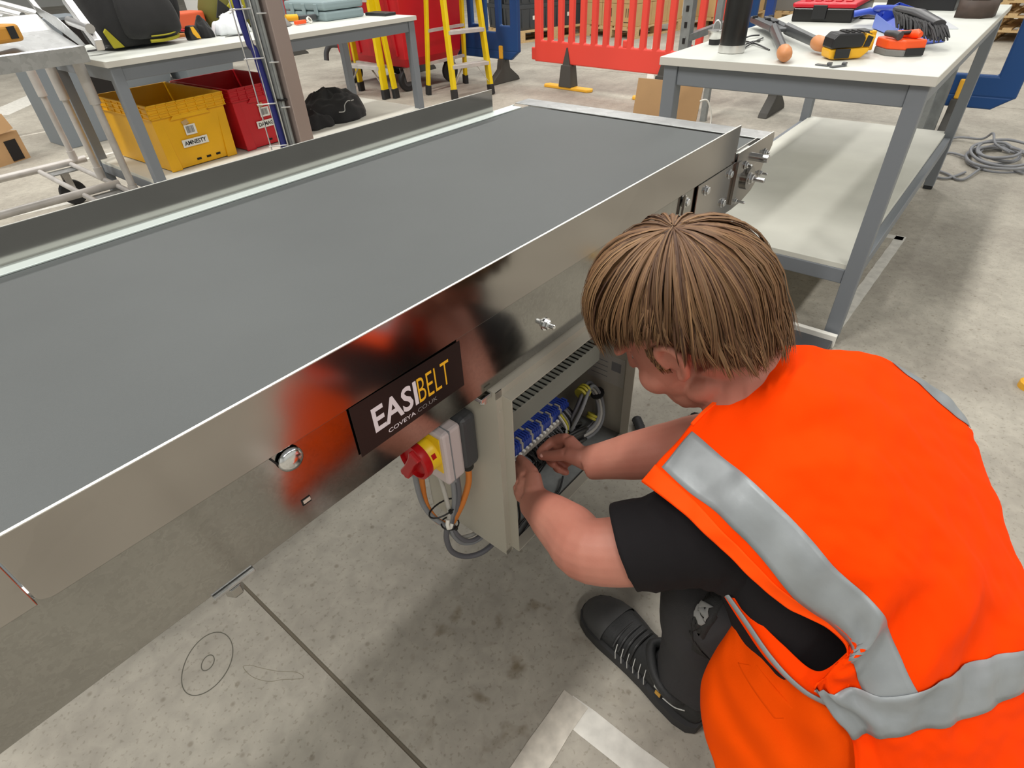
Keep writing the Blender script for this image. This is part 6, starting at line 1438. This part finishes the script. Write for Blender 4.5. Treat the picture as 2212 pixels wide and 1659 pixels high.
def tote(label, P_, rz):
    c = thing('tote', label, 'tote', P_, rz, 'charcoal totes on the pallet'); l_, w_, h_ = 0.60, 0.40, 0.31
    MB().loft([rbx(0.02, l_-0.02, 0.02, w_-0.02, 0.0), rbx(0.006, l_-0.006, 0.006, w_-0.006, h_*0.84), rbx(0, l_, 0, w_, h_*0.84), rbx(0, l_, 0, w_, h_)]).build('shell', 'tote_charcoal', c, bevel=0.006)
    for k in range(3): MB().box(0.002, 0.012, 0.06+0.13*k, 0.08+0.13*k, 0.03, h_*0.84).build('rib', 'tote_charcoal', c)
    for k in range(4): MB().box(0.08+0.14*k, 0.10+0.14*k, 0.002, 0.012, 0.03, h_*0.84).build('rib', 'tote_charcoal', c)
    MB().box(0.012, 0.0135, 0.165, 0.205, 0.14, 0.19).build('barcode_label', 'paper_white', c); MB().box(0.27, 0.31, 0.010, 0.0115, 0.12, 0.17).build('barcode_label', 'paper_white', c)
    return c
for kz, lv in enumerate(('bottom', 'middle', 'top')):
    for kx, dp_ in enumerate(('near', 'far')):
        for ky, sd in enumerate(('right', 'left')):
            x, y = local(oT, rT, 0.03+0.62*kx, 0.06+0.44*ky)
            tote('charcoal tote, %s layer, %s %s stack on its pallet' % (lv, dp_, sd), (x, y, 0.144+0.31*kz), rT)
# further pallets seen between the struts and past the flask
rC = math.radians(-10); oC = V3((9.8253, 3.8664, 0.0000))
pallet('wood pallet under the brown cartons beyond the strut frame', oC.x, oC.y, rC, 1.2, 0.8)
for kz, lv in enumerate(('lower', 'upper')): carton('wide brown carton, %s of the two beyond the strut frame' % lv, (oC.x+0.02, oC.y+0.02, 0.144+0.45*kz), rC, 1.1, 0.72, 0.45, 'cardboard_pale', False, 'brown cartons beyond the strut frame')
oD = V3((10.9084, 3.0720, 0.0000))
pallet('wood pallet with grey wrapped goods seen past the flask', oD.x, oD.y, rC, 1.2, 0.8)
for k, sd in enumerate(('wide',)): carton('%s grey wrapped block of goods seen past the flask' % sd, (*local((oD.x, oD.y), rC, 0.05, 0.05+0.77*k), 0.144), rC, 1.1, 0.73, 0.9, 'stone_grey', False, 'grey wrapped goods')
oE = V3((9.7168, 0.5161, 0.0000)); 
for k in range(4): pallet('empty wood pallet, number %s from the floor in the stack at far right' % ('one', 'two', 'three', 'four')[k], oE.x, oE.y-0.9, math.radians(-4), 1.2, 1.0, 0.144, 0.146*k)
for nm, px in (('left', (9.2810, 3.0467, 0.0000)), ('right', (9.6307, 2.6269, 0.0000))):
    rk = thing('rack_upright', 'blue pallet rack upright, %s of the two behind the tool bench' % nm, 'rack', px)
    MB().box(-0.05, 0.05, -0.05, 0.05, 0.008, 3.0).build('post', 'rack_blue', rk, bevel=0.004); MB().box(-0.09, 0.09, -0.08, 0.08, 0, 0.008).build('base_plate', 'rack_blue', rk)
# grey bins and blue boxes behind the rear bench
for k, (p, lab) in enumerate((((2.7817, 8.0168, 0.0000), 'grey ribbed storage bin on the floor, left of two behind the yellow crate'), ((3.4814, 7.8001, 0.0000), 'grey ribbed storage bin on the floor, right of two behind the yellow crate'))):
    g = thing('storage_bin', lab, 'bin', p, math.radians(2), 'grey storage bins')
    MB().loft([rbx(0.02, 0.60, 0.02, 0.44, 0.0), rbx(0.0, 0.62, 0.0, 0.46, 0.14), rbx(-0.01, 0.63, -0.01, 0.47, 0.14), rbx(-0.01, 0.63, -0.01, 0.47, 0.17), rbx(0, 0.62, 0, 0.46, 0.17), rbx(-0.005, 0.625, -0.005, 0.465, 0.46), rbx(-0.02, 0.64, -0.02, 0.48, 0.46), rbx(-0.02, 0.64, -0.02, 0.48, 0.52)]).build('shell', 'crate_grey', g, bevel=0.006)
    for j in range(4): MB().box(0.08+0.15*j, 0.11+0.15*j, -0.012, 0.0, 0.17, 0.46).build('rib', 'crate_grey', g)
gp_ = thing('grey_locker', 'plain dark grey metal locker on the floor behind the left end of the rear bench', 'locker', (1.72, 5.78, 0), 0.05)
MB().box(-0.25, 0.28, 0, 0.4, 0, 0.86).build('carcass', 'crate_grey', gp_, bevel=0.004); MB().box(0.05, 0.26, -0.006, 0.0, 0.30, 0.84).build('door', 'hole_black', gp_)
bb = thing('blue_crate_stack', 'large blue plastic container behind the heap of tools', 'container', (4.25, 9.75, 0), 0.06)
MB().box(-0.75, 0.25, 0, 0.6, 0, 1.25).build('container_body', 'barrier_blue', bb, bevel=0.02); MB().box(-0.77, 0.27, -0.02, 0.62, 0.90, 0.95).build('rim', 'barrier_blue', bb, bevel=0.008); MB().box(-0.77, 0.27, -0.02, 0.62, 0.55, 0.60).build('rim', 'case_blue_grey', bb, bevel=0.008)
sc = thing('striped_carton', 'white carton with dark blue stripes behind the orange box', 'carton', (4.85, 9.3, 0), 0.06)
MB().box(-0.2, 0.35, 0, 0.4, 0, 1.25).build('box', 'paper_white', sc, bevel=0.004)
for k in range(5): MB().box(-0.16+0.1*k, -0.11+0.1*k, -0.003, 0, 0.80, 1.2).build('stripe', 'cable_blue', sc)
# second rear bench far away with a red stool in front
bk = bench('small grey bench far behind the tool case', 5.7, 7.1, 9.0, 9.7, 0.84, 0.29, (5.72, 7.08, 9.03, 9.68))
rst = thing('red_stool', 'red plastic stool seen past the steel column', 'stool', (6.9253, 10.7653, 0.0000))
MB().lathe([(0.14, 0.86), (0.16, 0.88), (0.16, 0.93), (0.13, 0.95)], (0, 0, 0), n=20).build('seat', 'plastic_red', rst, smooth=40)
for a in range(4): MB().bar((0.18*math.cos(a*1.57+.7), 0.18*math.sin(a*1.57+.7), 0), (0.11*math.cos(a*1.57+.7), 0.11*math.sin(a*1.57+.7), 0.87), 0.03, 0.03).build('leg', 'plastic_red', rst)
wf = thing('barrier_block', 'dark rubber wedge foot lying on the floor beyond the steel column', 'rubber foot', (5.3141, 8.2988, 0.0000), 0.2)
MB().prism([(-0.3, 0), (0.22, 0), (0.20, 0.03), (-0.10, 0.22), (-0.3, 0.22)], (0, 0, 0), (1, -0.2, 0), (0, 0, 1), (0, 0.12, 0)).build('wedge', 'barrier_foot', wf, bevel=0.006)
